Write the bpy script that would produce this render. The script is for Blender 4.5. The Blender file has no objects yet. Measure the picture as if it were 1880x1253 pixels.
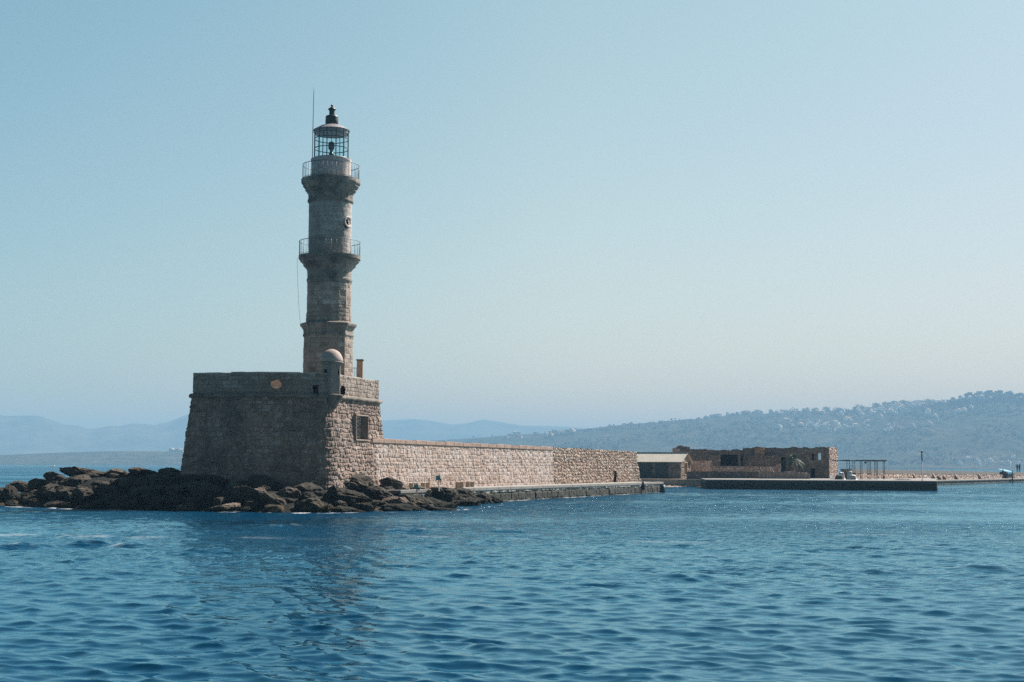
import bpy, bmesh, math, random
import numpy as np
from mathutils import Matrix, Vector, Euler

# ------------------------------------------------------------------ camera, sky, sun, exposure
S = bpy.context.scene
C = S.collection
R = math.radians
CAM_H, F, CX, CY = 2.6, 2611.1, 940.0, 626.5
cam_data = bpy.data.cameras.new('camera')
cam_data.lens = 50.0; cam_data.sensor_width = 36.0; cam_data.sensor_fit = 'HORIZONTAL'
cam_data.clip_start = 0.1; cam_data.clip_end = 80000.0
cam = bpy.data.objects.new('camera', cam_data); C.objects.link(cam)
CAM_M = Matrix.Translation((0, 0, CAM_H)) @ Matrix.Rotation(R(90 + 5.008), 4, 'X') @ Matrix.Rotation(R(0.26), 4, 'Z')
cam.matrix_world = CAM_M
S.camera = cam

SUN_EL = 44.0
SUN_H = Vector((0.748, 0.664, 0)).normalized()          # horizontal direction towards the sun
SUN_AZ = math.atan2(SUN_H.x, SUN_H.y)                    # clockwise from +Y
w = bpy.data.worlds.new('World'); S.world = w; w.use_nodes = True
nt = w.node_tree; nt.nodes.clear()
out = nt.nodes.new('ShaderNodeOutputWorld'); bg = nt.nodes.new('ShaderNodeBackground')
sky = nt.nodes.new('ShaderNodeTexSky'); sky.sky_type = 'NISHITA'; sky.sun_disc = False
sky.sun_elevation = R(SUN_EL); sky.sun_rotation = SUN_AZ
sky.altitude = 0; sky.air_density = 1.0; sky.dust_density = 1.0; sky.ozone_density = 2.0
tint = nt.nodes.new('ShaderNodeMix'); tint.data_type = 'RGBA'; tint.blend_type = 'MULTIPLY'
tint.inputs[0].default_value = 1.0
tcw = nt.nodes.new('ShaderNodeTexCoord'); sxyz = nt.nodes.new('ShaderNodeSeparateXYZ'); nt.links.new(tcw.outputs['Generated'], sxyz.inputs[0])
def wmix(fac, ca, cb, lo, hi):
    mr = nt.nodes.new('ShaderNodeMapRange'); mr.inputs[1].default_value = lo; mr.inputs[2].default_value = hi; nt.links.new(fac, mr.inputs[0])
    mx = nt.nodes.new('ShaderNodeMix'); mx.data_type = 'RGBA'; mx.inputs[6].default_value = (*ca, 1); mx.inputs[7].default_value = (*cb, 1)
    nt.links.new(mr.outputs[0], mx.inputs[0]); return mx.outputs[2]
# summer haze: milkier low down, clearer blue above; paler towards the sun's side
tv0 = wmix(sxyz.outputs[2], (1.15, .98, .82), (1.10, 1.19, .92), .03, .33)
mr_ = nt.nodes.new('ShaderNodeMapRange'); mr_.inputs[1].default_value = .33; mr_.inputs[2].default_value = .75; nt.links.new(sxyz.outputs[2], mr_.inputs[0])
mx_ = nt.nodes.new('ShaderNodeMix'); mx_.data_type = 'RGBA'; mx_.inputs[7].default_value = (.32, .58, .58, 1); nt.links.new(mr_.outputs[0], mx_.inputs[0]); nt.links.new(tv0, mx_.inputs[6])  # zenith out of view darkened to weaken the fill light
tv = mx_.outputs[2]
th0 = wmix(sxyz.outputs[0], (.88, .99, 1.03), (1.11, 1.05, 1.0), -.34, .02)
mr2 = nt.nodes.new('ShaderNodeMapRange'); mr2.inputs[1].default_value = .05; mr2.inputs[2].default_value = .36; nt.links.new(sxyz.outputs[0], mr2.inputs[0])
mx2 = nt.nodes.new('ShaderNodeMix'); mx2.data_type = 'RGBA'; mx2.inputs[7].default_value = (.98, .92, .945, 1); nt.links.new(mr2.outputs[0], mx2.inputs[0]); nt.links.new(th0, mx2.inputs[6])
tb = wmix(sxyz.outputs[1], (.26, .36, .39), (1, 1, 1), -.20, .60)                    # sky behind the camera dimmed to cut fill on shaded faces
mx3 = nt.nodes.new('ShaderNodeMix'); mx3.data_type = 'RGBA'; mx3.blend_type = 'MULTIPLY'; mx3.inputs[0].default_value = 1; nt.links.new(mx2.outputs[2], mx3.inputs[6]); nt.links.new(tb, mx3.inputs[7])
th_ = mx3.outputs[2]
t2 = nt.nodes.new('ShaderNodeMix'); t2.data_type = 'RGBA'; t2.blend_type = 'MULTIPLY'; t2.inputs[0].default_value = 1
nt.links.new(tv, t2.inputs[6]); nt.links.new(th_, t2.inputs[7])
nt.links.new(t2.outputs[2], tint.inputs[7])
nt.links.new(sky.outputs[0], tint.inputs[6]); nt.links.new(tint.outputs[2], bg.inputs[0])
bg.inputs[1].default_value = 0.05
nt.links.new(bg.outputs[0], out.inputs[0])
sd = bpy.data.lights.new('sun', 'SUN'); sd.energy = 5.0; sd.angle = R(0.5); sd.color = (1.0, 0.94, 0.88)
sun = bpy.data.objects.new('sun', sd); C.objects.link(sun)
sdir = Vector((SUN_H.x * math.cos(R(SUN_EL)), SUN_H.y * math.cos(R(SUN_EL)), math.sin(R(SUN_EL))))
sun.rotation_euler = sdir.to_track_quat('Z', 'Y').to_euler()
S.view_settings.view_transform = 'Standard'; S.view_settings.look = 'None'
S.view_settings.exposure = 1.28; S.view_settings.gamma = 1.0
S.render.engine = 'CYCLES'
S.cycles.use_denoising = False; S.cycles.use_adaptive_sampling = False; S.cycles.sample_clamp_direct = 7.0
S.cycles.max_bounces = 6; S.cycles.diffuse_bounces = 3; S.cycles.glossy_bounces = 3
S.cycles.transmission_bounces = 4; S.cycles.transparent_max_bounces = 12; S.cycles.volume_bounces = 0
S.cycles.sample_clamp_indirect = 4.0

# ------------------------------------------------------------------ pixel <-> world helpers (photo pixels, 1880 wide)
RM = np.array(CAM_M.to_3x3())
def ray(px, py): return RM @ np.array(((px - CX) / F, -(py - CY) / F, -1.0))
def P(px, py, D):
    d = ray(px, py); t = D / d[1]
    return np.array((d[0] * t, D, CAM_H + d[2] * t))
def G(px, py, z):
    d = ray(px, py); t = (z - CAM_H) / d[2]
    return np.array((d[0] * t, d[1] * t, z))
def PX(px, D):                                           # ground plan point under a picture column
    p = P(px, 851 + 0.00454 * px, D); return p[:2].copy()
def zat(px, py, D): return P(px, py, D)[2]
def proj(V):
    V = np.asarray(V, float); q = (V - np.array((0, 0, CAM_H))) @ RM
    return CX + F * q[..., 0] / -q[..., 2], CY - F * q[..., 1] / -q[..., 2]

# ------------------------------------------------------------------ noise
def _h(ix, iy, iz, s=0):
    with np.errstate(over='ignore'):
        h = (ix.astype(np.int64).astype(np.uint32) * np.uint32(374761393) + iy.astype(np.int64).astype(np.uint32) * np.uint32(668265263)
             + iz.astype(np.int64).astype(np.uint32) * np.uint32(2246822519) + np.uint32((s * 3266489917) & 0xffffffff))
        h = (h ^ (h >> np.uint32(13))) * np.uint32(1274126177)
        h = (h ^ (h >> np.uint32(15))) * np.uint32(2654435761)
        h = h ^ (h >> np.uint32(16))
    return h.astype(np.float64) / 4294967295.0
def vnoise(p, s=0):
    i = np.floor(p); f = p - i; f = f * f * (3 - 2 * f)
    x, y, z = i[..., 0], i[..., 1], i[..., 2]; r = 0
    for a in (0, 1):
        for b in (0, 1):
            for c in (0, 1):
                wgt = (f[..., 0] if a else 1 - f[..., 0]) * (f[..., 1] if b else 1 - f[..., 1]) * (f[..., 2] if c else 1 - f[..., 2])
                r = r + wgt * _h(x + a, y + b, z + c, s)
    return r * 2 - 1
def fbm(p, o=4, s=0, g=0.5):
    r = 0; a = 1.0; t = 0
    for k in range(o):
        r = r + a * vnoise(p * 2.0 ** k + 17.3 * k, s + k); t += a; a *= g
    return r / t
def sstep(a, b, x):
    t = np.clip((x - a) / (b - a), 0, 1); return t * t * (3 - 2 * t)

# ------------------------------------------------------------------ object helpers
def tag(o, label=None, cat=None, group=None, kind=None):
    if label: o['label'] = label
    if cat: o['category'] = cat
    if group: o['group'] = group
    if kind: o['kind'] = kind
    return o
def thing(name, loc, label, cat, group=None):
    o = bpy.data.objects.new(name, None); C.objects.link(o); o.location = loc
    o.empty_display_size = 0.3
    return tag(o, label, cat, group)
def org(parent):
    v = Vector((0, 0, 0))
    while parent is not None: v = v + parent.location; parent = parent.parent
    return np.array(v)
def mesh_np(name, V, Fq, attrs=None, mats=(), smooth=True, midx=None):
    me = bpy.data.meshes.new(name); V = np.asarray(V, np.float32)
    me.vertices.add(len(V)); me.vertices.foreach_set('co', V.ravel())
    n, k = Fq.shape
    me.loops.add(n * k); me.polygons.add(n)
    me.polygons.foreach_set('loop_start', np.arange(n, dtype=np.int32) * k)
    me.loops.foreach_set('vertex_index', Fq.astype(np.int32).ravel())
    me.polygons.foreach_set('use_smooth', np.full(n, smooth, bool))
    for m in mats: me.materials.append(m)
    if midx is not None: me.polygons.foreach_set('material_index', midx.astype(np.int32))
    me.update(calc_edges=True)
    for a, v in (attrs or {}).items():
        at = me.attributes.new(a, 'FLOAT', 'POINT'); at.data.foreach_set('value', np.asarray(v, np.float32).ravel())
    return me
def link(name, me, parent=None, loc=None):
    o = bpy.data.objects.new(name, me); C.objects.link(o)
    if parent is not None: o.parent = parent
    if loc is not None: o.location = loc
    return o
class MB:
    """collects shapes in world coordinates"""
    def __init__(s): s.v = []; s.f = []; s.m = []; s.sm = []
    def add(s, vs, fs, m=0, smooth=False):
        b = len(s.v); s.v += [tuple(map(float, q)) for q in vs]
        for f in fs: s.f.append(tuple(i + b for i in f)); s.m.append(m); s.sm.append(smooth)
    def frame(s, o, u, v, w_, m=0):                     # a box: corner o, three edge vectors
        o, u, v, w_ = (np.array(q, float) for q in (o, u, v, w_))
        if np.dot(np.cross(u, v), w_) < 0: u, v = v, u
        p = [o, o + u, o + u + v, o + v]; p += [q + w_ for q in p]
        s.add(p, [(3, 2, 1, 0), (4, 5, 6, 7), (0, 1, 5, 4), (1, 2, 6, 5), (2, 3, 7, 6), (3, 0, 4, 7)], m)
    def box(s, x0, x1, y0, y1, z0, z1, m=0): s.frame((x0, y0, z0), (x1 - x0, 0, 0), (0, y1 - y0, 0), (0, 0, z1 - z0), m)
    def tube(s, pts, r, n=8, m=0, cap=True, smooth=True):
        pts = [np.array(q, float) for q in pts]; rs = r if hasattr(r, '__len__') else [r] * len(pts); vs = []
        for i, p in enumerate(pts):
            t = pts[min(i + 1, len(pts) - 1)] - pts[max(i - 1, 0)]; t = t / (np.linalg.norm(t) + 1e-9)
            a = np.cross(t, (0, 0, 1)) if abs(t[2]) < .95 else np.cross(t, (1, 0, 0)); a = a / np.linalg.norm(a); b = np.cross(a, t)
            vs += [p + rs[i] * (math.cos(2 * math.pi * k / n) * a + math.sin(2 * math.pi * k / n) * b) for k in range(n)]
        fs = [(i * n + k, i * n + n + k, i * n + n + (k + 1) % n, i * n + (k + 1) % n) for i in range(len(pts) - 1) for k in range(n)]
        s.add(vs, fs, m, smooth)
        if cap:
            b = len(s.v) - len(vs)
            s.f += [tuple(b + k for k in range(n)), tuple(b + (len(pts) - 1) * n + n - 1 - k for k in range(n))]; s.m += [m, m]; s.sm += [False, False]
    def lathe(s, c, prof, n=32, rot=0, m=0, smooth=True, cap=True):
        vs = []
        for r, z in prof: vs += [(c[0] + r * math.cos(rot + 2 * math.pi * k / n), c[1] + r * math.sin(rot + 2 * math.pi * k / n), z) for k in range(n)]
        fs = [(i * n + k, i * n + (k + 1) % n, i * n + n + (k + 1) % n, i * n + n + k) for i in range(len(prof) - 1) for k in range(n)]
        s.add(vs, fs, m, smooth)
        if cap:
            b = len(s.v) - len(vs)
            s.f += [tuple(b + n - 1 - k for k in range(n)), tuple(b + (len(prof) - 1) * n + k for k in range(n))]; s.m += [m, m]; s.sm += [False, False]
    def prism(s, poly, z0, z1, m=0):
        n = len(poly); a = sum(poly[i][0] * poly[(i + 1) % n][1] - poly[(i + 1) % n][0] * poly[i][1] for i in range(n))
        if a < 0: poly = poly[::-1]
        z0 = z0 if hasattr(z0, '__len__') else [z0] * n; z1 = z1 if hasattr(z1, '__len__') else [z1] * n
        s.add([(p[0], p[1], z0[i]) for i, p in enumerate(poly)] + [(p[0], p[1], z1[i]) for i, p in enumerate(poly)],
              [tuple(range(n - 1, -1, -1)), tuple(range(n, 2 * n))] + [(i, (i + 1) % n, n + (i + 1) % n, n + i) for i in range(n)], m)
    def build(s, name, mats, parent=None, loc=None, attrs=None, bevel=0):
        mats = mats if isinstance(mats, (list, tuple)) else [mats]
        base = org(parent) if parent is not None else (np.array(loc, float) if loc is not None else np.zeros(3))
        me = bpy.data.meshes.new(name)
        me.from_pydata([(q[0] - base[0], q[1] - base[1], q[2] - base[2]) for q in s.v], [], s.f)
        for m in mats: me.materials.append(m)
        me.polygons.foreach_set('material_index', np.array(s.m, np.int32)); me.polygons.foreach_set('use_smooth', np.array(s.sm, bool))
        me.update()
        o = link(name, me, parent, loc)
        if bevel:
            b = o.modifiers.new('bevel', 'BEVEL'); b.width = bevel; b.segments = 1; b.limit_method = 'ANGLE'
        return o
def copy_tree(o, parent=None):
    c = o.copy(); C.objects.link(c); c.parent = parent
    for ch in list(o.children): copy_tree(ch, c)
    return c

# ------------------------------------------------------------------ materials
def newmat(name):
    m = bpy.data.materials.new(name); m.use_nodes = True; t = m.node_tree
    return m, t, t.nodes['Principled BSDF'], t.nodes.new, t.links.new
def noise_node(t, scale, detail=5, rough=.55, vec=None, dist=0.0):
    n = t.nodes.new('ShaderNodeTexNoise'); n.inputs['Scale'].default_value = scale; n.inputs['Detail'].default_value = detail
    n.inputs['Roughness'].default_value = rough; n.inputs['Distortion'].default_value = dist
    if vec is not None: t.links.new(vec, n.inputs['Vector'])
    return n.outputs['Fac']
def ramp_node(t, fac, stops, interp='LINEAR'):
    n = t.nodes.new('ShaderNodeValToRGB'); cr = n.color_ramp; cr.interpolation = interp
    while len(cr.elements) < len(stops): cr.elements.new(0.5)
    for e, (p, c) in zip(cr.elements, stops): e.position = p; e.color = (*c, 1) if len(c) == 3 else c
    t.links.new(fac, n.inputs[0]); return n.outputs[0]
def mix_node(t, fac, a, b, blend='MIX'):
    n = t.nodes.new('ShaderNodeMix'); n.data_type = 'RGBA'; n.blend_type = blend
    for s, v in ((0, fac), (6, a), (7, b)):
        if hasattr(v, 'links'): t.links.new(v, n.inputs[s])
        elif hasattr(v, '__len__'): n.inputs[s].default_value = (*v, 1)
        else: n.inputs[s].default_value = v
    return n.outputs[2]
def math_node(t, op, a, b=None, clamp=False):
    n = t.nodes.new('ShaderNodeMath'); n.operation = op; n.use_clamp = clamp
    for s, v in ((0, a), (1, b)):
        if v is None: continue
        if hasattr(v, 'links'): t.links.new(v, n.inputs[s])
        else: n.inputs[s].default_value = v
    return n.outputs[0]
def coords(t, scale=(1, 1, 1), kind='Object'):
    n = t.nodes.new('ShaderNodeTexCoord'); mp = t.nodes.new('ShaderNodeMapping'); mp.inputs['Scale'].default_value = scale
    t.links.new(n.outputs[kind], mp.inputs[0]); return mp.outputs[0]
def bump_node(t, h, strength, dist, bsdf, normal=None):
    n = t.nodes.new('ShaderNodeBump'); n.inputs['Strength'].default_value = strength; n.inputs['Distance'].default_value = dist
    t.links.new(h, n.inputs['Height']); t.links.new(n.outputs[0], bsdf.inputs['Normal'])
    return n
def attr(t, name):
    n = t.nodes.new('ShaderNodeAttribute'); n.attribute_name = name; return n.outputs['Fac']
def plain(name, col, rough=.7, var=.25, scale=3.0, bump=.0, metal=0.0):
    m, t, b, N, L = newmat(name); v = coords(t)
    n = noise_node(t, scale, 6, .6, v)
    c = ramp_node(t, n, [(.3, tuple(x * (1 - var) for x in col)), (.7, tuple(min(1, x * (1 + var)) for x in col))])
    L(c, b.inputs['Base Color']); b.inputs['Roughness'].default_value = rough; b.inputs['Metallic'].default_value = metal
    if bump: bump_node(t, noise_node(t, scale * 8, 5, .6, v), .6, bump, b)
    return m
def masonry_mat(name, stops, joint, stain, stain_amt=.5, stain_scale=.5, fine=9.0, bump=.03, streak=0.0, streak_col=(.1, .06, .04), rough=.92, tide=None):
    """stone: colour per block from the 'tone' attribute, joints from 'joint', stains from noise"""
    m, t, b, N, L = newmat(name); v = coords(t)
    c = ramp_node(t, attr(t, 'tone'), stops)
    n1 = noise_node(t, fine, 8, .7, v)
    c = mix_node(t, 1.0, c, ramp_node(t, n1, [(.28, (.62, .60, .58)), (.5, (1, 1, 1)), (.75, (1.25, 1.22, 1.2))]), 'MULTIPLY')
    j = attr(t, 'joint')
    c = mix_node(t, j, c, joint)
    n2 = noise_node(t, stain_scale, 7, .65, v, .6)
    f = ramp_node(t, n2, [(.42, (0, 0, 0)), (.68, (stain_amt,) * 3)])
    c = mix_node(t, f, c, stain)
    if streak:
        n3 = noise_node(t, 1.0, 5, .6, coords(t, (3.2, 3.2, .22)))
        c = mix_node(t, ramp_node(t, n3, [(.52, (0, 0, 0)), (.72, (streak,) * 3)]), c, streak_col)
    if tide is not None:                                  # weed-dark stone below the splash line
        z0, z1, wet = tide
        g = N('ShaderNodeNewGeometry'); sp = N('ShaderNodeSeparateXYZ'); L(g.outputs['Position'], sp.inputs[0])
        zz = math_node(t, 'ADD', sp.outputs[2], math_node(t, 'MULTIPLY', math_node(t, 'SUBTRACT', noise_node(t, 1.6, 6, .7, v), .5), .9))
        mr = N('ShaderNodeMapRange'); mr.inputs[1].default_value = z0; mr.inputs[2].default_value = z1; mr.inputs[3].default_value = 1; mr.inputs[4].default_value = 0
        L(zz, mr.inputs[0])
        wc = ramp_node(t, n1, [(.3, tuple(x * .5 for x in wet)), (.5, wet), (.72, tuple(min(1, x * 2.2) for x in wet))])
        c = mix_node(t, mr.outputs[0], c, wc)
    L(c, b.inputs['Base Color']); b.inputs['Roughness'].default_value = rough; b.inputs['Specular IOR Level'].default_value = .25
    if bump: bump_node(t, n1, .8, bump, b)
    return m

M = {}
M['tower'] = masonry_mat('tower stone', [(0, (.22, .152, .122)), (.35, (.30, .23, .19)), (.7, (.365, .298, .253)), (1, (.41, .35, .308))], (.25, .195, .16), (.13, .10, .078), .8, .45, 6, .03, .5, (.15, .11, .085))
M['towerup'] = masonry_mat('pale tower stone', [(0, (.30, .25, .225)), (.5, (.36, .315, .285)), (1, (.43, .39, .365))], (.24, .21, .19), (.16, .13, .11), .7, .5, 7)
M['cornice'] = masonry_mat('cornice stone', [(0, (.18, .15, .125)), (.5, (.245, .21, .18)), (1, (.30, .265, .23))], (.2, .17, .14), (.05, .046, .042), .9, 1.1, 6, .02, .8, (.05, .05, .045))
M['bastion'] = masonry_mat('bastion rubble stone', [(0, (.155, .10, .076)), (.3, (.215, .148, .118)), (.65, (.275, .20, .167)), (1, (.33, .258, .225))], (.22, .165, .13), (.07, .062, .055), .75, .5, 6, .06, .6, (.10, .083, .068))
M['parapet'] = masonry_mat('parapet ashlar', [(0, (.19, .145, .115)), (.5, (.25, .205, .172)), (1, (.31, .27, .24))], (.15, .12, .10), (.13, .09, .065), .6, .6, 8, .02)
M['seawall'] = masonry_mat('limewashed sea wall', [(0, (.28, .195, .16)), (.25, (.355, .28, .245)), (.6, (.415, .355, .33)), (1, (.475, .43, .41))], (.26, .20, .165), (.29, .21, .165), .75, .4, 5, .05, .55, (.20, .135, .105))
M['rubblewall'] = masonry_mat('rubble sea wall', [(0, (.21, .15, .115)), (.4, (.32, .245, .195)), (.75, (.39, .315, .26)), (1, (.47, .40, .345))], (.14, .09, .07), (.28, .16, .11), .45, .5, 8, .05)
M['quay'] = masonry_mat('quay stone', [(0, (.30, .27, .25)), (.5, (.36, .33, .31)), (1, (.42, .39, .37))], (.2, .18, .16), (.18, .16, .14), .5, .7, 9, .03, .3, (.12, .1, .08), .85, (.62, .86, (.022, .021, .015)))
M['darkquay'] = masonry_mat('dark pier stone', [(0, (.035, .038, .033)), (.5, (.05, .053, .047)), (1, (.07, .07, .063))], (.018, .02, .017), (.03, .035, .03), .6, .6, 6, .03, .3, (.02, .025, .02), .85, (.55, 1.0, (.02, .024, .018)))  # near-black stone, darker towards the waterline
M['ruin'] = masonry_mat('ruin rubble stone', [(0, (.12, .097, .080)), (.5, (.18, .151, .129)), (1, (.27, .235, .205))], (.10, .08, .065), (.10, .08, .06), .6, .4, 5, .05)
M['ruinpale'] = masonry_mat('pale rubble stone', [(0, (.30, .21, .17)), (.5, (.40, .31, .265)), (1, (.52, .44, .39))], (.2, .14, .11), (.3, .2, .15), .4, .5, 6, .04)
M['render'] = masonry_mat('turret plaster', [(0, (.22, .185, .16)), (1, (.27, .23, .20))], (.2, .165, .14), (.15, .11, .085), .5, .9, 6, .012)
M['paving'] = plain('pale paving', (.25, .23, .205), .9, .15, 1.2, .01)
M['earth'] = plain('bare stony ground', (.28, .22, .17), .95, .3, 1.5, .04)
M['iron'] = plain('dark painted iron', (.035, .05, .055), .55, .2, 4)
M['rail'] = plain('grey blue railing iron', (.06, .10, .13), .5, .2, 4)
M['vent'] = plain('black ventilator iron', (.012, .018, .02), .5, .3, 3)
M['lead'] = plain('weathered lantern roof', (.20, .18, .18), .6, .2, 3)
M['frame'] = plain('lantern frame paint', (.03, .07, .085), .5, .2, 3)
M['dark'] = plain('painted interior shade', (.02, .022, .02), .95, .3, 2)  # shade of interiors put into a near-black colour
M['wood'] = plain('grey weathered boards', (.055, .06, .06), .85, .35, 2, .01)
M['sheet'] = plain('corrugated pale roof', (.38, .345, .29), .8, .12, .8)
M['terracotta'] = plain('orange ramp stone', (.15, .098, .072), .9, .3, 4, .03)
M['tanstone'] = plain('tan block', (.33, .24, .16), .85, .15, 3, .01)
M['white'] = plain('white paint', (.36, .36, .36), .5, .06, 2)
M['hullwhite'] = plain('white boat paint', (.8, .8, .78), .4, .05, 2)
M['tealcloth'] = plain('turquoise tarpaulin', (.02, .22, .33), .7, .2, 2)
M['navycloth'] = plain('dark clothing', (.02, .03, .05), .9, .2, 5)
M['skin'] = plain('skin', (.42, .25, .18), .6, .05, 5)
M['flood'] = plain('floodlight paint', (.10, .17, .19), .45, .2, 5)
M['palmleaf'] = plain('palm frond', (.045, .075, .035), .7, .35, 1.5)
M['bark'] = plain('palm bark', (.12, .085, .06), .95, .3, 3, .03)
M['scrub'] = plain('hillside tree leaves', (.042, .054, .040), .9, .3, .05)
M['housewhite'] = plain('whitewashed house', (.74, .72, .69), .85, .08, .1)
M['housecream'] = plain('cream house', (.50, .43, .35), .85, .1, .1)
M['housepink'] = plain('pinkish house', (.46, .34, .29), .85, .1, .1)
M['houseglass'] = plain('house windows', (.05, .06, .07), .3, .2, .3)
M['tiles'] = plain('roof tiles', (.30, .19, .14), .85, .2, .3)

def glass_mat():
    m, t, b, N, L = newmat('lantern glass'); t.nodes.remove(b)
    tr = N('ShaderNodeBsdfTransparent'); gl = N('ShaderNodeBsdfGlossy'); mx = N('ShaderNodeMixShader'); fr = N('ShaderNodeLayerWeight')
    n = noise_node(t, 1.5, 3, .5, coords(t))
    L(ramp_node(t, n, [(.3, (.78, .92, .94)), (.7, (.88, .97, .98))]), tr.inputs[0])
    gl.inputs['Roughness'].default_value = .03; fr.inputs[0].default_value = .5
    L(math_node(t, 'ADD', math_node(t, 'MULTIPLY', math_node(t, 'POWER', fr.outputs['Facing'], 4.0), .8), .04, True), mx.inputs[0]); L(tr.outputs[0], mx.inputs[1]); L(gl.outputs[0], mx.inputs[2])
    L(mx.outputs[0], t.nodes['Material Output'].inputs[0]); return m
M['glass'] = glass_mat()

def rock_mat(name, dark, mid, pale, tide0, tide1, pale_lo, pale_hi):
    m, t, b, N, L = newmat(name); v = coords(t)
    oi = N('ShaderNodeObjectInfo')
    g = N('ShaderNodeNewGeometry'); sp = N('ShaderNodeSeparateXYZ'); L(g.outputs['Position'], sp.inputs[0])
    vw = N('ShaderNodeMapping'); L(g.outputs['Position'], vw.inputs[0])
    n1 = noise_node(t, 2.2, 9, .68, vw.outputs[0], .3); n2 = noise_node(t, .6, 6, .6, vw.outputs[0], .5)
    base = ramp_node(t, n1, [(.30, dark), (.50, mid), (.60, tuple(x * 1.35 for x in mid)), (.74, pale)])
    wet = ramp_node(t, n1, [(.3, (.006, .008, .006)), (.52, (.018, .019, .014)), (.75, (.055, .048, .032))])
    zz = math_node(t, 'ADD', sp.outputs[2], math_node(t, 'MULTIPLY', math_node(t, 'SUBTRACT', n2, .5), 1.4))
    mr = N('ShaderNodeMapRange'); mr.inputs[1].default_value = tide0; mr.inputs[2].default_value = tide1; L(zz, mr.inputs[0])
    c = mix_node(t, mr.outputs[0], wet, base)
    n3 = noise_node(t, 1.1, 6, .65, vw.outputs[0], .3)                # ochre weed patches just above the water
    ml = N('ShaderNodeMapRange'); ml.inputs[1].default_value = .75; ml.inputs[2].default_value = .25; L(sp.outputs[2], ml.inputs[0])
    och = math_node(t, 'MULTIPLY', ramp_node(t, n3, [(.54, (0, 0, 0)), (.66, (.9, .9, .9))]), ml.outputs[0])
    c = mix_node(t, och, c, (.13, .085, .05))
    mp = N('ShaderNodeMapRange'); mp.inputs[1].default_value = pale_lo; mp.inputs[2].default_value = pale_hi; L(zz, mp.inputs[0])
    c = mix_node(t, mp.outputs[0], c, ramp_node(t, n1, [(.3, (.04, .033, .026)), (.5, (.12, .095, .078)), (.7, (.30, .25, .21))]))
    r = math_node(t, 'ADD', math_node(t, 'MULTIPLY', oi.outputs['Random'], .6), .7)
    hs = N('ShaderNodeHueSaturation'); L(r, hs.inputs['Value']); L(c, hs.inputs['Color'])
    L(hs.outputs[0], b.inputs['Base Color']); b.inputs['Roughness'].default_value = .85; b.inputs['Specular IOR Level'].default_value = .12
    bump_node(t, noise_node(t, 4, 10, .78, vw.outputs[0]), 1.0, .22, b)
    return m
M['rock'] = rock_mat('dark shore rock', (.013, .012, .010), (.058, .050, .039), (.155, .132, .106), .25, 1.1, 2.0, 2.6)
M['palerock'] = rock_mat('pale shore rock', (.06, .047, .036), (.15, .118, .096), (.28, .235, .20), .0, .4, .4, 1.0)
M['bank'] = rock_mat('shore bed', (.008, .009, .008), (.02, .02, .017), (.04, .038, .03), .3, 1.2, 1.9, 2.6)

# ------------------------------------------------------------------ masonry grids
def voronoi(U, V, cu, cv, seed):
    u = U / cu; v = V / cv; iu = np.floor(u); iv = np.floor(v); z = np.zeros_like(iu)
    f1 = np.full(u.shape, 9.0); f2 = f1.copy(); idc = f1 * 0
    for a in (-1, 0, 1):
        for b in (-1, 0, 1):
            x = iu + a; y = iv + b
            jx = x + .1 + .8 * _h(x, y, z, seed); jy = y + .1 + .8 * _h(x, y, z + 1, seed)
            d = np.hypot((u - jx), (v - jy)); h = _h(x, y, z + 2, seed)
            near = d < f1
            f2 = np.where(near, f1, np.minimum(f2, d)); idc = np.where(near, h, idc); f1 = np.where(near, d, f1)
    return f1, f2, idc
def block_pattern(U, V, row_h, bw, seed, jw):
    rg = np.random.RandomState(seed); vmax = V.max() + 1; rb = [V.min() - .5]
    while rb[-1] < vmax: rb.append(rb[-1] + row_h * rg.uniform(.75, 1.3))
    rb = np.array(rb); ri = np.clip(np.searchsorted(rb, V) - 1, 0, len(rb) - 2)
    dv = np.minimum(V - rb[ri], rb[ri + 1] - V); tone = np.zeros_like(U); du = np.zeros_like(U); off = np.zeros_like(U)
    for k in range(len(rb) - 1):
        mk = ri == k
        if not mk.any(): continue
        ub = [U.min() - rg.uniform(.2, 1) * bw]
        while ub[-1] < U.max() + 1: ub.append(ub[-1] + bw * rg.uniform(.55, 1.6))
        ub = np.array(ub); t = rg.rand(len(ub)); o_ = rg.rand(len(ub)); u = U[mk]
        bi = np.clip(np.searchsorted(ub, u) - 1, 0, len(ub) - 2)
        tone[mk] = t[bi]; off[mk] = o_[bi]; du[mk] = np.minimum(u - ub[bi], ub[bi + 1] - u)
    joint = 1 - sstep(jw * .35, jw, np.minimum(du, dv))
    return tone, off, joint
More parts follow.
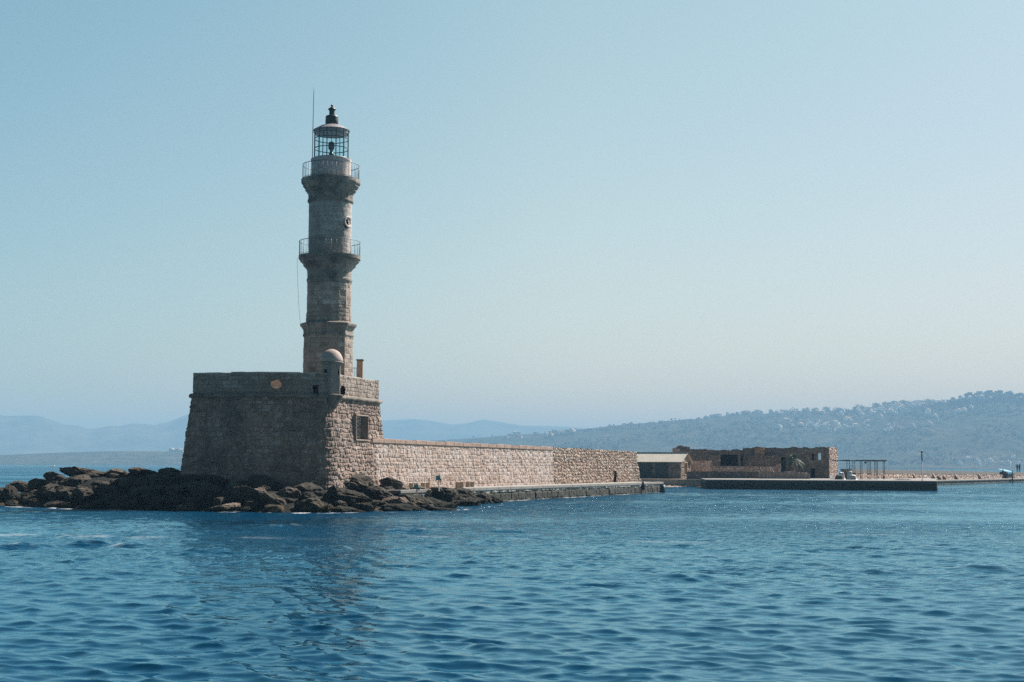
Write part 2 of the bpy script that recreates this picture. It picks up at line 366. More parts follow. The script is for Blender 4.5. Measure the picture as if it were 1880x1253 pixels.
def masonry(Pg, U, V, row_h=.35, bw=.7, depth=.03, rough=.02, seed=1, jw=.045, style='course', tone_bias=0, wob=.04, flip=False):
    """displaced stone surface over a grid of points; returns verts, attributes"""
    du = np.gradient(Pg, axis=0); dv = np.gradient(Pg, axis=1); Nn = np.cross(du, dv)
    Nn /= np.linalg.norm(Nn, axis=-1, keepdims=True) + 1e-12
    if flip: Nn = -Nn
    Q = np.stack([U, V, U * 0 + seed * 3.7], -1)
    Uw = U + wob * fbm(Q * 2.2, 2, seed); Vw = V + wob * .7 * fbm(Q * 2.2 + 9, 2, seed + 5)
    if style == 'course':
        tone, off, joint = block_pattern(Uw, Vw, row_h, bw, seed, jw)
        d = depth * (off - .5) * (1 - joint) - depth * .8 * joint
    else:
        f1, f2, tone = voronoi(Uw, Vw, bw, row_h, seed)
        joint = 1 - sstep(.04, .16, f2 - f1)
        d = depth * (1.1 - f1 * 1.4 + (tone - .5)) * (1 - joint) - depth * .5 * joint
    d = d + rough * fbm(Q * np.array((3.2, 4.2, 1)), 4, seed + 11)
    tone = np.clip(tone * .8 + .1 + .25 * fbm(Q * .5, 3, seed + 21) + tone_bias, 0, 1)
    return Pg + Nn * d[..., None], tone, joint * .85
def grid_faces(nu, nv, keep=None):
    i = np.arange((nu - 1) * (nv - 1)); a = (i // (nv - 1)) * nv + i % (nv - 1)
    f = np.stack([a, a + nv, a + nv + 1, a + 1], -1)
    return f if keep is None else f[keep.ravel()]
def path_grid(bot, top, z0, z1, sp, closed=False):
    """vertical or battered sheet between two plan polylines; z0 / z1 numbers or per-vertex lists"""
    bot = np.array(bot, float); top = np.array(top, float); n = len(bot)
    z0 = np.full(n, z0, float) if np.isscalar(z0) else np.array(z0, float); z1 = np.full(n, z1, float) if np.isscalar(z1) else np.array(z1, float)
    if closed: bot = np.vstack([bot, bot[:1]]); top = np.vstack([top, top[:1]]); z0 = np.append(z0, z0[0]); z1 = np.append(z1, z1[0])
    seg = np.linalg.norm(np.diff(bot, axis=0), axis=1); U = []; T = []
    for k, s in enumerate(seg):
        m = max(2, int(round(s / sp))); T += list(k + np.arange(m) / m)
    T.append(len(seg)); T = np.array(T); cum = np.concatenate([[0], np.cumsum(seg)])
    k = np.minimum(T.astype(int), len(seg) - 1); f = (T - k)[:, None]
    B = bot[k] * (1 - f) + bot[k + 1] * f; Tp = top[k] * (1 - f) + top[k + 1] * f
    Z0 = z0[k] * (1 - f[:, 0]) + z0[k + 1] * f[:, 0]; Z1 = z1[k] * (1 - f[:, 0]) + z1[k + 1] * f[:, 0]
    u = cum[k] + f[:, 0] * seg[k]; nv = max(2, int(round((Z1 - Z0).max() / sp)) + 1); v = np.linspace(0, 1, nv)
    Pg = np.zeros((len(T), nv, 3)); Pg[..., :2] = B[:, None] * (1 - v)[None, :, None] + Tp[:, None] * v[None, :, None]
    Pg[..., 2] = Z0[:, None] * (1 - v) + Z1[:, None] * v
    return Pg, np.repeat(u[:, None], nv, 1), Pg[..., 2].copy()
def stone_sheet(name, mat, parent, Pg, U, V, hole=None, extra=None, smooth=False, loc=None, mats=None, mfun=None, **kw):
    Q, tone, joint = masonry(Pg, U, V, **kw); nu, nv = Q.shape[:2]
    keep = None
    if hole is not None:
        h = hole(Pg); keep = ~(h[:-1, :-1] | h[1:, :-1] | h[:-1, 1:] | h[1:, 1:])
    f = grid_faces(nu, nv, keep); base = org(parent) if parent is not None else (np.array(loc) if loc is not None else np.zeros(3))
    V_ = Q.reshape(-1, 3); tn = tone.ravel(); jt = joint.ravel()
    mi = None
    if mfun is not None: mi = mfun(V_[f].mean(1))
    if extra is not None:                                 # plain quads appended (caps, inner faces)
        ev, ef = extra; ev = np.array(ev, float)
        f = np.vstack([f, np.array(ef) + len(V_)]); V_ = np.vstack([V_, ev])
        tn = np.concatenate([tn, np.full(len(ev), .6)]); jt = np.concatenate([jt, np.zeros(len(ev))])
        if mi is not None: mi = np.concatenate([mi, np.zeros(len(ef), int)])
    me = mesh_np(name, V_ - base, f, {'tone': tn, 'joint': jt}, mats or [mat], smooth, mi)
    return link(name, me, parent, loc)
def inset(poly, d):
    """offset a counter-clockwise closed polygon inwards"""
    n = len(poly); o = []
    for i in range(n):
        a, b, c = (np.array(poly[(i + k) % n], float) for k in (-1, 0, 1))
        e1 = (b - a) / np.linalg.norm(b - a); e2 = (c - b) / np.linalg.norm(c - b)
        n1 = np.array((-e1[1], e1[0])); n2 = np.array((-e2[1], e2[0])); m = n1 + n2; m /= np.linalg.norm(m)
        o.append(b + m * d / max(.35, np.dot(m, n1)))
    return o

EXEC_PARTS = []
# ================================================================== the shore rocks: a bed and boulders
def front_D(px):                                         # distance of the waterline in front of the rocks
    return np.interp(px, [-160, 0, 180, 400, 600, 800, 880, 915, 960], [92, 86.5, 81.5, 78.5, 77.5, 81, 86.5, 93, 103])
def back_D(px): return np.interp(px, [-160, 0, 100, 330, 600, 640, 700, 800, 900, 960], [98, 95, 91, 87.5, 84.5, 84.8, 88.5, 91, 97, 106])
def top_z(px): return np.interp(px, [-160, -40, 0, 60, 110, 150, 200, 330, 500, 620, 700, 800, 880, 940], [-.6, .3, .75, .95, 1.45, 1.9, 2.0, 2.05, 1.6, 1.0, .72, .30, .15, -.5])
def bed_z(px, D):
    a, b, z = front_D(px), back_D(px), top_z(px)
    t = (D - a) / (b - a)
    up = z * np.sin(np.clip(t, 0, 1) * math.pi / 2) - .25
    dn = np.where(px < 345, np.clip((D - b - 1) / 9, 0, 1) * 3.0, 0)
    return np.where(t < 0, -.25 + t * 3, up) - dn
px_ = np.linspace(-160, 940, 260); t_ = np.linspace(-.35, 2.2, 110)
PXg, Tg = np.meshgrid(px_, t_, indexing='ij'); Dg = front_D(PXg) + Tg * (back_D(PXg) - front_D(PXg))
Zg = bed_z(PXg, Dg); xy = (PXg - CX) / F * Dg
bedV = np.stack([xy, Dg, Zg], -1); bedV[..., 2] += .16 * fbm(bedV * np.array((.9, .9, 0)), 5, 3)
me = mesh_np('shore_bed', bedV.reshape(-1, 3), grid_faces(260, 110), {}, [M['bank']], True)
tag(link('shore_bed', me), 'dark rocky shore bed under the boulders below the bastion', 'shore', kind='structure')

def boulder_mesh(name, seed, mat, sub=5):
    bm = bmesh.new(); bmesh.ops.create_icosphere(bm, subdivisions=sub, radius=1.0)
    V = np.array([v.co[:] for v in bm.verts]); rg = np.random.RandomState(seed)
    q = V.copy()
    for k in range(20):                                   # flat broken sides
        n = rg.normal(size=3); n /= np.linalg.norm(n); d = rg.uniform(.58, .9); s = q @ n
        q = q - np.outer(np.maximum(s - d, 0) * .97, n)
    nrm = q / np.linalg.norm(q, axis=1, keepdims=True)
    rid = 1 - np.abs(fbm(V * 1.6 + seed * 3.1, 4, seed)) * 2.0
    q = q * (1 + .16 * fbm(V * 1.3 + seed, 3, seed)[:, None]) + nrm * (.06 * rid - .15 * np.abs(fbm(V * 3.4 + seed, 3, seed + 9)) + .11 * fbm(V * 5 + seed, 4, seed + 4, .6))[:, None]
    for v, c in zip(bm.verts, q): v.co = c
    for f in bm.faces: f.smooth = True
    me = bpy.data.meshes.new(name); bm.to_mesh(me); bm.free(); me.materials.append(mat); return me
ROCKM = [boulder_mesh('boulder', 40 + k, M['rock']) for k in range(12)]
PALEM = [boulder_mesh('boulder_pale', 80 + k, M['palerock']) for k in range(3)]
ROCKS = []
def rock(px, py, w_, h_, pale=False, d_=None, tilt=None, seed=0, D=None):
    """a boulder whose middle shows at px, py; w_ and h_ its picture size in pixels"""
    rg = random.Random(int(px * 7 + py * 131 + seed))
    if D is None:
        Ds = np.linspace(front_D(px) - .4, back_D(px) + 2.5, 160); zs = bed_z(np.full(160, float(px)), Ds) + .12
        yy = proj(np.stack([(px - CX) / F * Ds, Ds, zs], -1))[1]
        D = float(Ds[np.argmin(np.abs(yy - py))])
    p = P(px, py, D); s = D / F
    o = bpy.data.objects.new('boulder', (PALEM if pale else ROCKM)[rg.randrange(3 if pale else 12)]); C.objects.link(o)
    wx = w_ * s * .56; hz = h_ * s * .58; dy = d_ if d_ else wx * rg.uniform(.7, 1.0)
    o.location = p; o.scale = (wx, dy, max(hz, .16)); o.rotation_euler = (rg.uniform(-.2, .2), tilt if tilt is not None else rg.uniform(-.25, .25), rg.uniform(-.35, .35) + (math.pi if rg.random() < .5 else 0))
    ROCKS.append((o, px, py, w_, h_, pale)); return o
# boulders picked out in the photo: px, py, width, height (pixels), then a label of their own or None
NAMED = [
 (150, 869, 80, 20, False, None, 'large boulder crowned with sunlit pale stone, highest rock on the left spit'),
 (18, 915, 44, 40, False, None, 'ochre-stained round boulder at the far left edge of the rocks'),
 (38, 893, 40, 22, False, None, None), (72, 890, 50, 26, False, None, 'square-shouldered dark block standing against the sea on the left spit'), (100, 880, 42, 22, False, None, None),
 (52, 918, 50, 26, False, None, None), (75, 925, 44, 20, False, None, None), (92, 905, 60, 30, False, None, None),
 (140, 885, 60, 26, False, None, None), (185, 886, 62, 26, False, None, 'rounded grey boulder with pale speckles on the left spit'), (120, 908, 62, 30, False, None, None),
 (105, 928, 56, 18, False, None, None), (160, 912, 64, 34, False, None, None), (205, 908, 70, 24, False, .25, 'long slanting slab with a pale upper edge near the left spit'),
 (190, 926, 56, 24, False, None, None), (235, 922, 60, 26, False, None, None), (248, 890, 62, 28, False, None, None), (295, 883, 64, 24, False, None, None),
 (300, 923, 72, 26, False, None, 'brown weed-covered boulder at the waterline below the left end of the bastion'), (350, 925, 44, 28, False, None, None), (265, 905, 60, 26, False, None, None),
 (375, 905, 72, 34, False, .2, 'broad dark boulder with a lighter back below the bastion, mid slope'), (330, 900, 54, 26, False, None, None),
 (412, 933, 66, 16, True, None, 'low pale barnacled rock at the waterline below the bastion'), (395, 884, 66, 22, False, .2, None),
 (455, 912, 84, 40, False, .25, 'long grey whale-backed boulder sloping right down to the water'), (505, 925, 70, 34, False, .5, 'dark sloping boulder with a pale foot at the waterline'),
 (490, 893, 66, 34, False, .55, 'dark boulder with a sharp light ridge falling to the right'), (545, 884, 52, 30, False, None, None), (560, 903, 74, 30, False, None, None),
 (572, 930, 70, 26, False, None, 'squat square dark boulder at the waterline under the bastion corner'), (595, 878, 46, 18, True, None, 'pale flat-topped rock touching the foot of the bastion corner'),
 (540, 875, 40, 14, True, None, 'small pale rock at the foot of the shaded bastion wall'), (610, 893, 70, 30, False, None, None), (655, 889, 62, 30, False, None, 'dark humped boulder right below the sunlit bastion wall'),
 (640, 917, 96, 40, False, .15, 'big rounded dark boulder at the waterline right of the bastion corner'), (695, 914, 76, 36, False, None, None), (640, 936, 60, 10, False, None, None),
 (712, 905, 66, 34, False, None, None), (735, 893, 44, 20, True, None, 'pale cracked boulder near the left end of the quay'), (718, 882, 46, 18, False, None, 'dark rock leaning on the foot of the sea wall'),
 (765, 918, 84, 34, False, .2, 'large dark boulder with a grey back in front of the quay lamps'), (775, 893, 44, 14, True, None, 'pale low rock below the left pair of blocks on the quay'), (800, 893, 34, 14, False, None, None),
 (810, 900, 56, 24, False, None, None), (740, 930, 70, 16, False, None, None), (820, 933, 70, 14, False, None, None), (858, 918, 62, 28, False, .1, 'last big grey boulder, smooth and rounded, where the rocks meet the quay'),
 (850, 900, 44, 22, False, None, None), (900, 921, 30, 16, False, None, None), (885, 910, 44, 22, False, None, None), (838, 908, 50, 24, False, None, None),
 (215, 868, 46, 12, True, None, 'low pale rock on the skyline between spit and bastion'), (255, 866, 44, 14, False, None, None), (310, 866, 46, 12, True, None, 'pale rocks on the skyline touching the left foot of the bastion'), (278, 868, 34, 10, False, None, None),
 (235, 876, 60, 16, False, None, None), (205, 878, 50, 16, False, None, None), (272, 876, 56, 16, False, None, None), (318, 876, 60, 16, False, None, None), (345, 880, 60, 18, False, None, None), (180, 873, 50, 16, False, None, None),
 (-30, 908, 60, 40, False, None, None), (-70, 912, 60, 34, False, None, None)]
named_lbl = []
for (px, py, w_, h_, pl, ti, lb) in NAMED:
    named_lbl.append((rock(px, py + (8 if px > 740 else (5 if px > 700 else 0)), w_, h_, pl, None, ti), lb))
rg = random.Random(5)
fills = 0
for row in range(7):                                     # smaller ones wedged between
    px = -60 + rg.uniform(0, 20)
    while px < 905:
        yb = float(np.interp(px, [0, 180, 400, 600, 800, 905], [927, 933, 938, 940, 936, 924])); yt = float(np.interp(px, [0, 60, 110, 150, 330, 600, 640, 700, 800, 900], [903, 898, 882, 872, 872, 882, 890, 896, 909, 921]))
        py = yb + (yt - yb) * (row + rg.uniform(.0, .8)) / 7
        w_ = rg.uniform(22, 46)
        rock(px, py, w_, w_ * rg.uniform(.38, .55), rg.random() < (.05 if px < 620 else .16), seed=row); fills += 1
        px += w_ * rg.uniform(1.15, 1.75)
ORD = ['first', 'second', 'third', 'fourth', 'fifth', 'sixth', 'seventh', 'eighth', 'ninth', 'tenth', 'eleventh', 'twelfth', 'thirteenth', 'fourteenth', 'fifteenth', 'sixteenth', 'seventeenth', 'eighteenth', 'nineteenth', 'twentieth', 'twenty-first', 'twenty-second', 'twenty-third', 'twenty-fourth', 'twenty-fifth', 'twenty-sixth', 'twenty-seventh', 'twenty-eighth']
given = {id(o): lb for o, lb in named_lbl if lb}
buckets = {}
for o, px, py, w_, h_, pale in ROCKS:
    if id(o) in given: tag(o, given[id(o)], 'boulder', 'boulders along the rocky shore'); continue
    yb = float(np.interp(px, [0, 180, 400, 600, 800, 905], [930, 935, 940, 942, 938, 928])); yt = float(np.interp(px, [0, 110, 150, 330, 600, 700, 900], [897, 872, 862, 865, 875, 882, 910]))
    f = (yb - py) / max(8, yb - yt)
    row = 'waterline row' if f < .3 else ('middle row' if f < .65 else 'top row')
    reg = 'left spit' if px < 190 else ('gap left of bastion' if px < 336 else ('shaded bastion wall' if px < 480 else ('bastion corner' if px < 640 else ('sunlit bastion side' if px < 745 else 'quay lamps'))))
    prep = 'on' if 'spit' in reg else ('in' if 'gap' in reg else 'below')
    size = 'small' if w_ < 34 else ('medium' if w_ < 52 else 'big')
    buckets.setdefault((row, prep + ' ' + reg, size, pale), []).append((px, o))
for (row, reg, size, pale), lst in buckets.items():
    lst.sort(key=lambda q: q[0])
    for k, (px, o) in enumerate(lst):
        col = 'pale' if pale else 'dark'
        which = (ORD[k] + ' from left ') if len(lst) > 1 else ''
        tag(o, '%s %s boulder, %sin %s %s' % (size, col, which, row, reg), 'boulder', 'boulders along the rocky shore')

# ================================================================== water: one sheet with real waves, foam as an attribute
def make_water():
    th = np.concatenate([np.linspace(-math.pi, -.52, 40)[:-1], np.arange(-.52, .52, .00115), np.linspace(.52, math.pi, 40)[:-1]])
    r = [2.0]
    while r[-1] < 420: r.append(r[-1] + max(.03, .0031 * r[-1]))
    while r[-1] < 18500: r.append(r[-1] * 1.035)
    r = np.array(r); nr, na = len(r), len(th)
    X = r[:, None] * np.sin(th)[None]; Y = r[:, None] * np.cos(th)[None]
    X = X.astype(np.float32); Y = Y.astype(np.float32)
    sp = np.gradient(r)[:, None].astype(np.float32)
    coarse = (np.abs(th) > .53)[None]
    Z = np.zeros_like(X); DX = np.zeros_like(X); DY = np.zeros_like(X)
    rg = np.random.RandomState(11); n = 120
    lam = np.exp(rg.uniform(math.log(.18), math.log(5.0), n))
    for i in range(n):
        l = lam[i]; k = 2 * math.pi / l
        spread = .34 if l > 1 else .5
        a = math.radians(205) + rg.normal() * spread       # running towards the viewer, a little from the right
        wt = math.exp(-(math.log(l / .36) / .85) ** 2)
        slope = .033 * wt ** .5 + .004
        amp = slope / k; ph = rg.uniform(0, 6.283)
        kx, ky = math.sin(a), math.cos(a)
        fade = np.clip((l / (sp * 2.6)) - .55, 0, 1) * np.where(coarse, 0, 1)
        rows = (fade.max(1) > 0).nonzero()[0]
        if not len(rows): continue
        m = rows.max() + 1
        t = k * (kx * X[:m] + ky * Y[:m]) + ph
        f = (fade[:m] * amp).astype(np.float32)
        Z[:m] += f * np.cos(t); s = np.sin(t) * f * 1.15
        DX[:m] -= kx * s; DY[:m] -= ky * s
    gust = fbm(np.stack([X * .03, Y * .03, X * 0], -1), 2, 8).astype(np.float32)   # calmer and rougher patches
    g = (1 + .35 * gust) * (1 + .30 * fbm(np.stack([X * .22, Y * .22, X * 0 + 5], -1), 2, 18).astype(np.float32))
    # swells thrown by a passing boat: a few steeper crests some 45 m out
    foam = np.zeros_like(X)
    PXm = CX + F * X / np.maximum(Y, .5)
    near = (r < 420)
    def streak(xa, ya, xb, yb, wid, amt, sd):
        A = G(xa, ya, 0)[:2]; B = G(xb, yb, 0)[:2]; d = B - A; L = np.hypot(*d); d /= L
        u = (X - A[0]) * d[0] + (Y - A[1]) * d[1]; v = -(X - A[0]) * d[1] + (Y - A[1]) * d[0]
        v = v + 1.2 * fbm(np.stack([u * .12, u * 0, u * 0 + sd], -1), 2, sd)
        nz = fbm(np.stack([u * .9, v * .55, u * 0 + sd], -1), 4, sd)
        return amt * np.exp(-(v / wid) ** 2) * sstep(-.15, .45, nz + .1) * sstep(-1, 3, u) * sstep(-1, 3, L - u)
    m = near
    def addf(arr): np.maximum(foam, arr, out=foam)
    addf(streak(-60, 980, 330, 988, .9, .22, 1)); addf(streak(300, 986, 600, 992, .4, .08, 2)); addf(streak(700, 984, 1500, 1000, .5, .10, 5))
    def crest(xa, xb, y, h, wid, foamy, sd):
        A = G(xa, y, 0)[:2]; B = G(xb, y, 0)[:2]; d = B - A; L = np.hypot(*d); d /= L
        u = (X - A[0]) * d[0] + (Y - A[1]) * d[1]; v = -(X - A[0]) * d[1] + (Y - A[1]) * d[0]
        v = v + .35 * np.sin(u * .9 + sd); e = sstep(-.5, L * .35, u) * sstep(-.5, L * .35, L - u)
        z = h * e * np.exp(-(v / wid) ** 2) - .35 * h * e * np.exp(-((v + 2 * wid) / (1.4 * wid)) ** 2)
        nz = fbm(np.stack([X * 4, Y * 2, X * 0 + sd], -1), 3, sd)
        return z, foamy * e * np.exp(-((v - .05) / (wid * .6)) ** 2) * sstep(-.1, .25, nz)
    for c in ((10, 40, 1003, .12, .5, .0, 1), (40, 82, 1003, .11, .45, .5, 2), (120, 196, 1001, .14, .55, .05, 3), (205, 262, 1004, .09, .35, .35, 4),
              (700, 800, 974, .16, .7, .12, 6), (900, 960, 974, .14, .6, .2, 7), (1090, 1140, 977, .1, .6, .12, 8), (490, 560, 967, .12, .6, .15, 9), (560, 640, 1010, .12, .6, 0, 10), (1780, 1850, 1047, .14, .5, .08, 11), (330, 420, 1012, .12, .5, 0, 12), (1540, 1640, 985, .1, .6, .15, 13), (1200, 1300, 1060, .09, .5, 0, 14)):
        z, fo = crest(*c); Z += z.astype(np.float32); addf(fo)
    Z *= np.where(near[:, None], g, 1)
    # wash along the rocks and the quay foot
    sub = (r > 70) & (r < 150)
    D = Y; shore = front_D(PXm) - .2
    dd = shore - D
    wash = np.where((PXm < 930) & (PXm > -200), np.exp(-((dd - .1) / .30) ** 2), 0) * sub[:, None]
    nz = fbm(np.stack([X * 1.3, Y * 1.3, X * 0], -1), 4, 33)
    addf(.95 * wash * sstep(.02, .32, nz))
    q0, q1 = np.array(QE0), np.array(QE1); d = (q1 - q0) / np.hypot(*(q1 - q0))
    u = (X - q0[0]) * d[0] + (Y - q0[1]) * d[1]; v = (X - q0[0]) * d[1] - (Y - q0[1]) * d[0]
    addf(.7 * np.exp(-((v - .12) / .3) ** 2) * sstep(7, 11, u) * sstep(0, 3, np.hypot(*(q1 - q0)) - u) * sstep(.1, .4, nz))
    V = np.stack([X + DX, Y + DY, Z], -1).reshape(-1, 3)
    V = np.vstack([V, [[0, 0, 0]]])
    i = np.arange(nr - 1)[:, None]; j = np.arange(na)[None]; j2 = (j + 1) % na
    f = np.stack([i * na + j, i * na + j2, (i + 1) * na + j2, (i + 1) * na + j], -1).reshape(-1, 4)
    jj = np.arange(na); c = len(V) - 1
    tri = np.stack([np.full(na, c), (jj + 1) % na, jj, jj], -1)
    m, t, b, N, L = newmat('harbour water')
    g_ = N('ShaderNodeNewGeometry')
    def mapped(sx, sy):
        mp = N('ShaderNodeMapping'); mp.inputs['Scale'].default_value = (sx, sy, 1); mp.inputs['Rotation'].default_value = (0, 0, .25); L(g_.outputs['Position'], mp.inputs[0]); return mp.outputs[0]
    n1 = noise_node(t, 1.0, 4, .6, mapped(1.5, 2.6), .4)
    n2 = noise_node(t, 1.0, 3, .55, mapped(6, 10))
    hgt = math_node(t, 'ADD', math_node(t, 'MULTIPLY', n1, .22), math_node(t, 'MULTIPLY', n2, .012))
    n4 = noise_node(t, 1.0, 4, .5, mapped(.012, .035), 1.0)
    calm = ramp_node(t, n4, [(.38, (.25,) * 3), (.60, (1,) * 3)])          # smoother and rougher lanes
    spx = N('ShaderNodeSeparateXYZ'); L(g_.outputs['Position'], spx.inputs[0])      # the basin behind the mole lies calmer than the open side
    mcx = N('ShaderNodeMapRange'); mcx.inputs[1].default_value = -15; mcx.inputs[2].default_value = 45; mcx.inputs[3].default_value = 1.15; mcx.inputs[4].default_value = .6; L(spx.outputs[0], mcx.inputs[0])
    calm = math_node(t, 'MULTIPLY', calm, mcx.outputs[0])
    bn = N('ShaderNodeBump'); bn.inputs['Distance'].default_value = 1.0
    ln_ = N('ShaderNodeVectorMath'); ln_.operation = 'LENGTH'; L(g_.outputs['Position'], ln_.inputs[0])
    mrd = N('ShaderNodeMapRange'); mrd.inputs[1].default_value = 22; mrd.inputs[2].default_value = 85; mrd.inputs[3].default_value = .05; mrd.inputs[4].default_value = 1.5; L(ln_.outputs['Value'], mrd.inputs[0])
    L(math_node(t, 'MULTIPLY', calm, mrd.outputs[0]), bn.inputs['Strength']); L(hgt, bn.inputs['Height'])
    n5 = noise_node(t, .05, 3, .5, g_.outputs['Position'])
    wcol = ramp_node(t, n5, [(.3, (.0002, .024, .056)), (.7, (.0004, .032, .072))])
    fm = attr(t, 'foam'); nf = noise_node(t, 1.0, 6, .7, mapped(7, 9))
    fac = math_node(t, 'MULTIPLY', fm, ramp_node(t, nf, [(.36, (0, 0, 0)), (.56, (1, 1, 1))]), True)
    t.nodes.remove(b)                                     # clear sea: dim blue-green body light under a Fresnel surface reflection
    df = N('ShaderNodeBsdfDiffuse'); gl = N('ShaderNodeBsdfGlossy'); fr = N('ShaderNodeFresnel'); mx = N('ShaderNodeMixShader'); fs = N('ShaderNodeMixShader'); wd_ = N('ShaderNodeBsdfDiffuse')
    L(wcol, df.inputs['Color']); gl.inputs['Color'].default_value = (.62, .93, 1.0, 1); gl.inputs['Roughness'].default_value = .06
    fr.inputs['IOR'].default_value = 1.50; wd_.inputs['Color'].default_value = (.72, .74, .74, 1)
    for n_ in (df, gl, fr): L(bn.outputs[0], n_.inputs['Normal'])
    L(fr.outputs[0], mx.inputs[0]); L(df.outputs[0], mx.inputs[1]); L(gl.outputs[0], mx.inputs[2])
    L(fac, fs.inputs[0]); L(mx.outputs[0], fs.inputs[1]); L(wd_.outputs[0], fs.inputs[2]); L(fs.outputs[0], t.nodes['Material Output'].inputs[0])
    fo = np.append(foam.ravel(), 0)
    me = mesh_np('sea_water', V, np.vstack([f, tri]), {'foam': fo}, [m], True)
    me.validate()
    tag(link('sea_water', me), 'deep blue rippled harbour water', 'water', kind='structure')

# ================================================================== quay and sea wall
QE0 = np.array((-6.58, 89.99)); QE1 = np.array((15.25, 143.9))          # outer edge of the quay
qd = (QE1 - QE0) / np.linalg.norm(QE1 - QE0); qn = np.array((qd[1], -qd[0]))     # along, and outward (to the right)
QZ = 1.04
WB0 = PX(701, 92.3); WB0 = WB0 - 1.0 * qd; WB1 = np.array((13.4, 147.4))
wd = (WB1 - WB0) / np.linalg.norm(WB1 - WB0); wn = np.array((wd[1], -wd[0]))
def quay():
    t = thing('stone_quay', (QE0[0], QE0[1], 0), 'long low stone quay with dark weedy side below the sea wall', 'quay')
    end = QE1 - qn * 5.5 + qd * 1.0
    bot = [QE0 - qd * 1, QE1, end]; e = .06
    Pg, U, V = path_grid([q + qn * e if i < 2 else q for i, q in enumerate(bot)], bot, -.8, QZ - .2, .08)
    stone_sheet('quay_side', M['quay'], t, Pg, U, V, row_h=.42, bw=1.1, depth=.07, rough=.06, seed=31, flip=False)
    mb = MB(); A, B = QE0 - qd * 1, QE1 + qd * .05; cz = QZ - .2
    n = 26
    for k in range(n):                                    # edge stones of the deck
        a = A + (B - A) * k / n + qd * .012; b_ = A + (B - A) * (k + 1) / n - qd * .012
        mb.frame((*(a + qn * .07), cz), (*(b_ - a), 0), (*(-qn * .7), 0), (0, 0, .2 + .006 * ((k * 7) % 3)))
    mb.build('edge_stone', M['paving2'], t, bevel=.02)
    mb = MB(); mb.prism([A - qn * .6, B - qn * .6, end + qd * .05, A - qn * 6], cz - .1, QZ - .012); mb.build('deck', M['paving'], t)
    # dark rubber fender and a step notch near the quay end
    p = P(1185, 893, 1)[:2]; mb = MB()
    c = QE1 - qd * 7.2 + qn * .13
    mb.tube([(*c, .35), (*c, QZ + .06)], .16, 10); mb.build('fender', M['vent'], t)
    mb = MB(); c = QE1 - qd * .5 + qn * .1; mb.tube([(*c, -.1), (*c, QZ - .3)], .28, 10); mb.build('corner_fender', M['vent'], t)
M['ruinplain'] = plain('weathered stone fill', (.27, .20, .155), .95, .35, 1.5, .05)
M['paving2'] = plain('pale kerb stone', (.155, .145, .135), .9, .18, 2.5, .01)
quay()

def sea_wall():
    t = thing('sea_wall', (WB0[0], WB0[1], QZ), 'long pale stone sea wall with limewashed courses running from bastion to rubble end', 'sea wall')
    th = 3.0; L = np.linalg.norm(WB1 - WB0); split = L * .565
    top0, top1 = 4.28, 4.12
    def line(s, off): return WB0 + wd * s - wn * off
    zt = lambda s: top0 + (top1 - top0) * s / L
    ks = np.linspace(0, split, 8)
    Pg, U, V = path_grid([line(s, 0) for s in ks], [line(s, .22) for s in ks], QZ - .05, [zt(s) - .25 for s in ks], .055)
    stone_sheet('ashlar_face', M['seawall'], t, Pg, U, V, row_h=.26, bw=.25, depth=.03, rough=.055, seed=7, jw=.038, wob=.10)
    # rubble stretch and its battered end, with the little doorway
    e_ = L
    bot = [line(s, 0) for s in np.linspace(split, L - .3, 6)] + [line(L, .3), line(L + .1, th)]
    top = [line(s, .3) for s in np.linspace(split, L - .9, 6)] + [line(L - .55, .6), line(L - .5, th)]
    zz = [zt(s) for s in np.linspace(split, L - .3, 6)] + [zt(L) - .1, zt(L)]
    def hole(p):
        x, y = proj(p); return (np.abs(x - 1128) < 3.0) & (y > 866) & (y < 890)
    Pg, U, V = path_grid(bot, top, QZ - .05, zz, .055); Pg[:, -1, 2] += .09 * fbm(np.stack([U[:, -1] * 1.5, U[:, -1] * 0, U[:, -1] * 0], -1), 3, 4)
    stone_sheet('rubble_face', M['rubblewall'], t, Pg, U, V, hole=hole, row_h=.26, bw=.36, depth=.08, rough=.05, seed=9, style='rubble')
    mb = MB()
    pa = P(1128, 880, 1); s = None
    # niche box behind the doorway
    best = min(np.linspace(0, L, 400), key=lambda q: abs(proj(np.array((*line(q, .1), 1.6)))[0] - 1128))
    a = line(best - .5, .24); b_ = line(best + .5, .24)
    mb.frame((*a, QZ), (*(b_ - a), 0), (*(-wn * .06), 0), (0, 0, 1.3)); mb.build('doorway', M['copingstone'], t)
    # wall core, coping
    mb = MB(); mb.prism([line(-.5, .55), line(L - .9, .8), line(L - .7, th), line(-.5, th)], QZ - .1, zt(L) - .06); mb.build('core', M['rubble_top'], t)
    ks = np.linspace(0, split, 22); mb = MB()
    for k in range(21):
        a, b_ = line(ks[k] + .012, .16), line(ks[k + 1] - .012, .16); h = .25 + .02 * ((k * 5) % 3)
        mb.frame((*a, zt(ks[k]) - .25), (*(b_ - a), 0), (*(-wn * .8), 0), (0, 0, h))
    mb.build('coping', M['copingstone'], t, bevel=.02)
M['rubble_top'] = plain('rubble fill', (.3, .2, .15), .95, .3, 2, .04)
M['copingstone'] = plain('brown coping stone', (.25, .165, .125), .9, .3, 1.2, .03)
sea_wall()

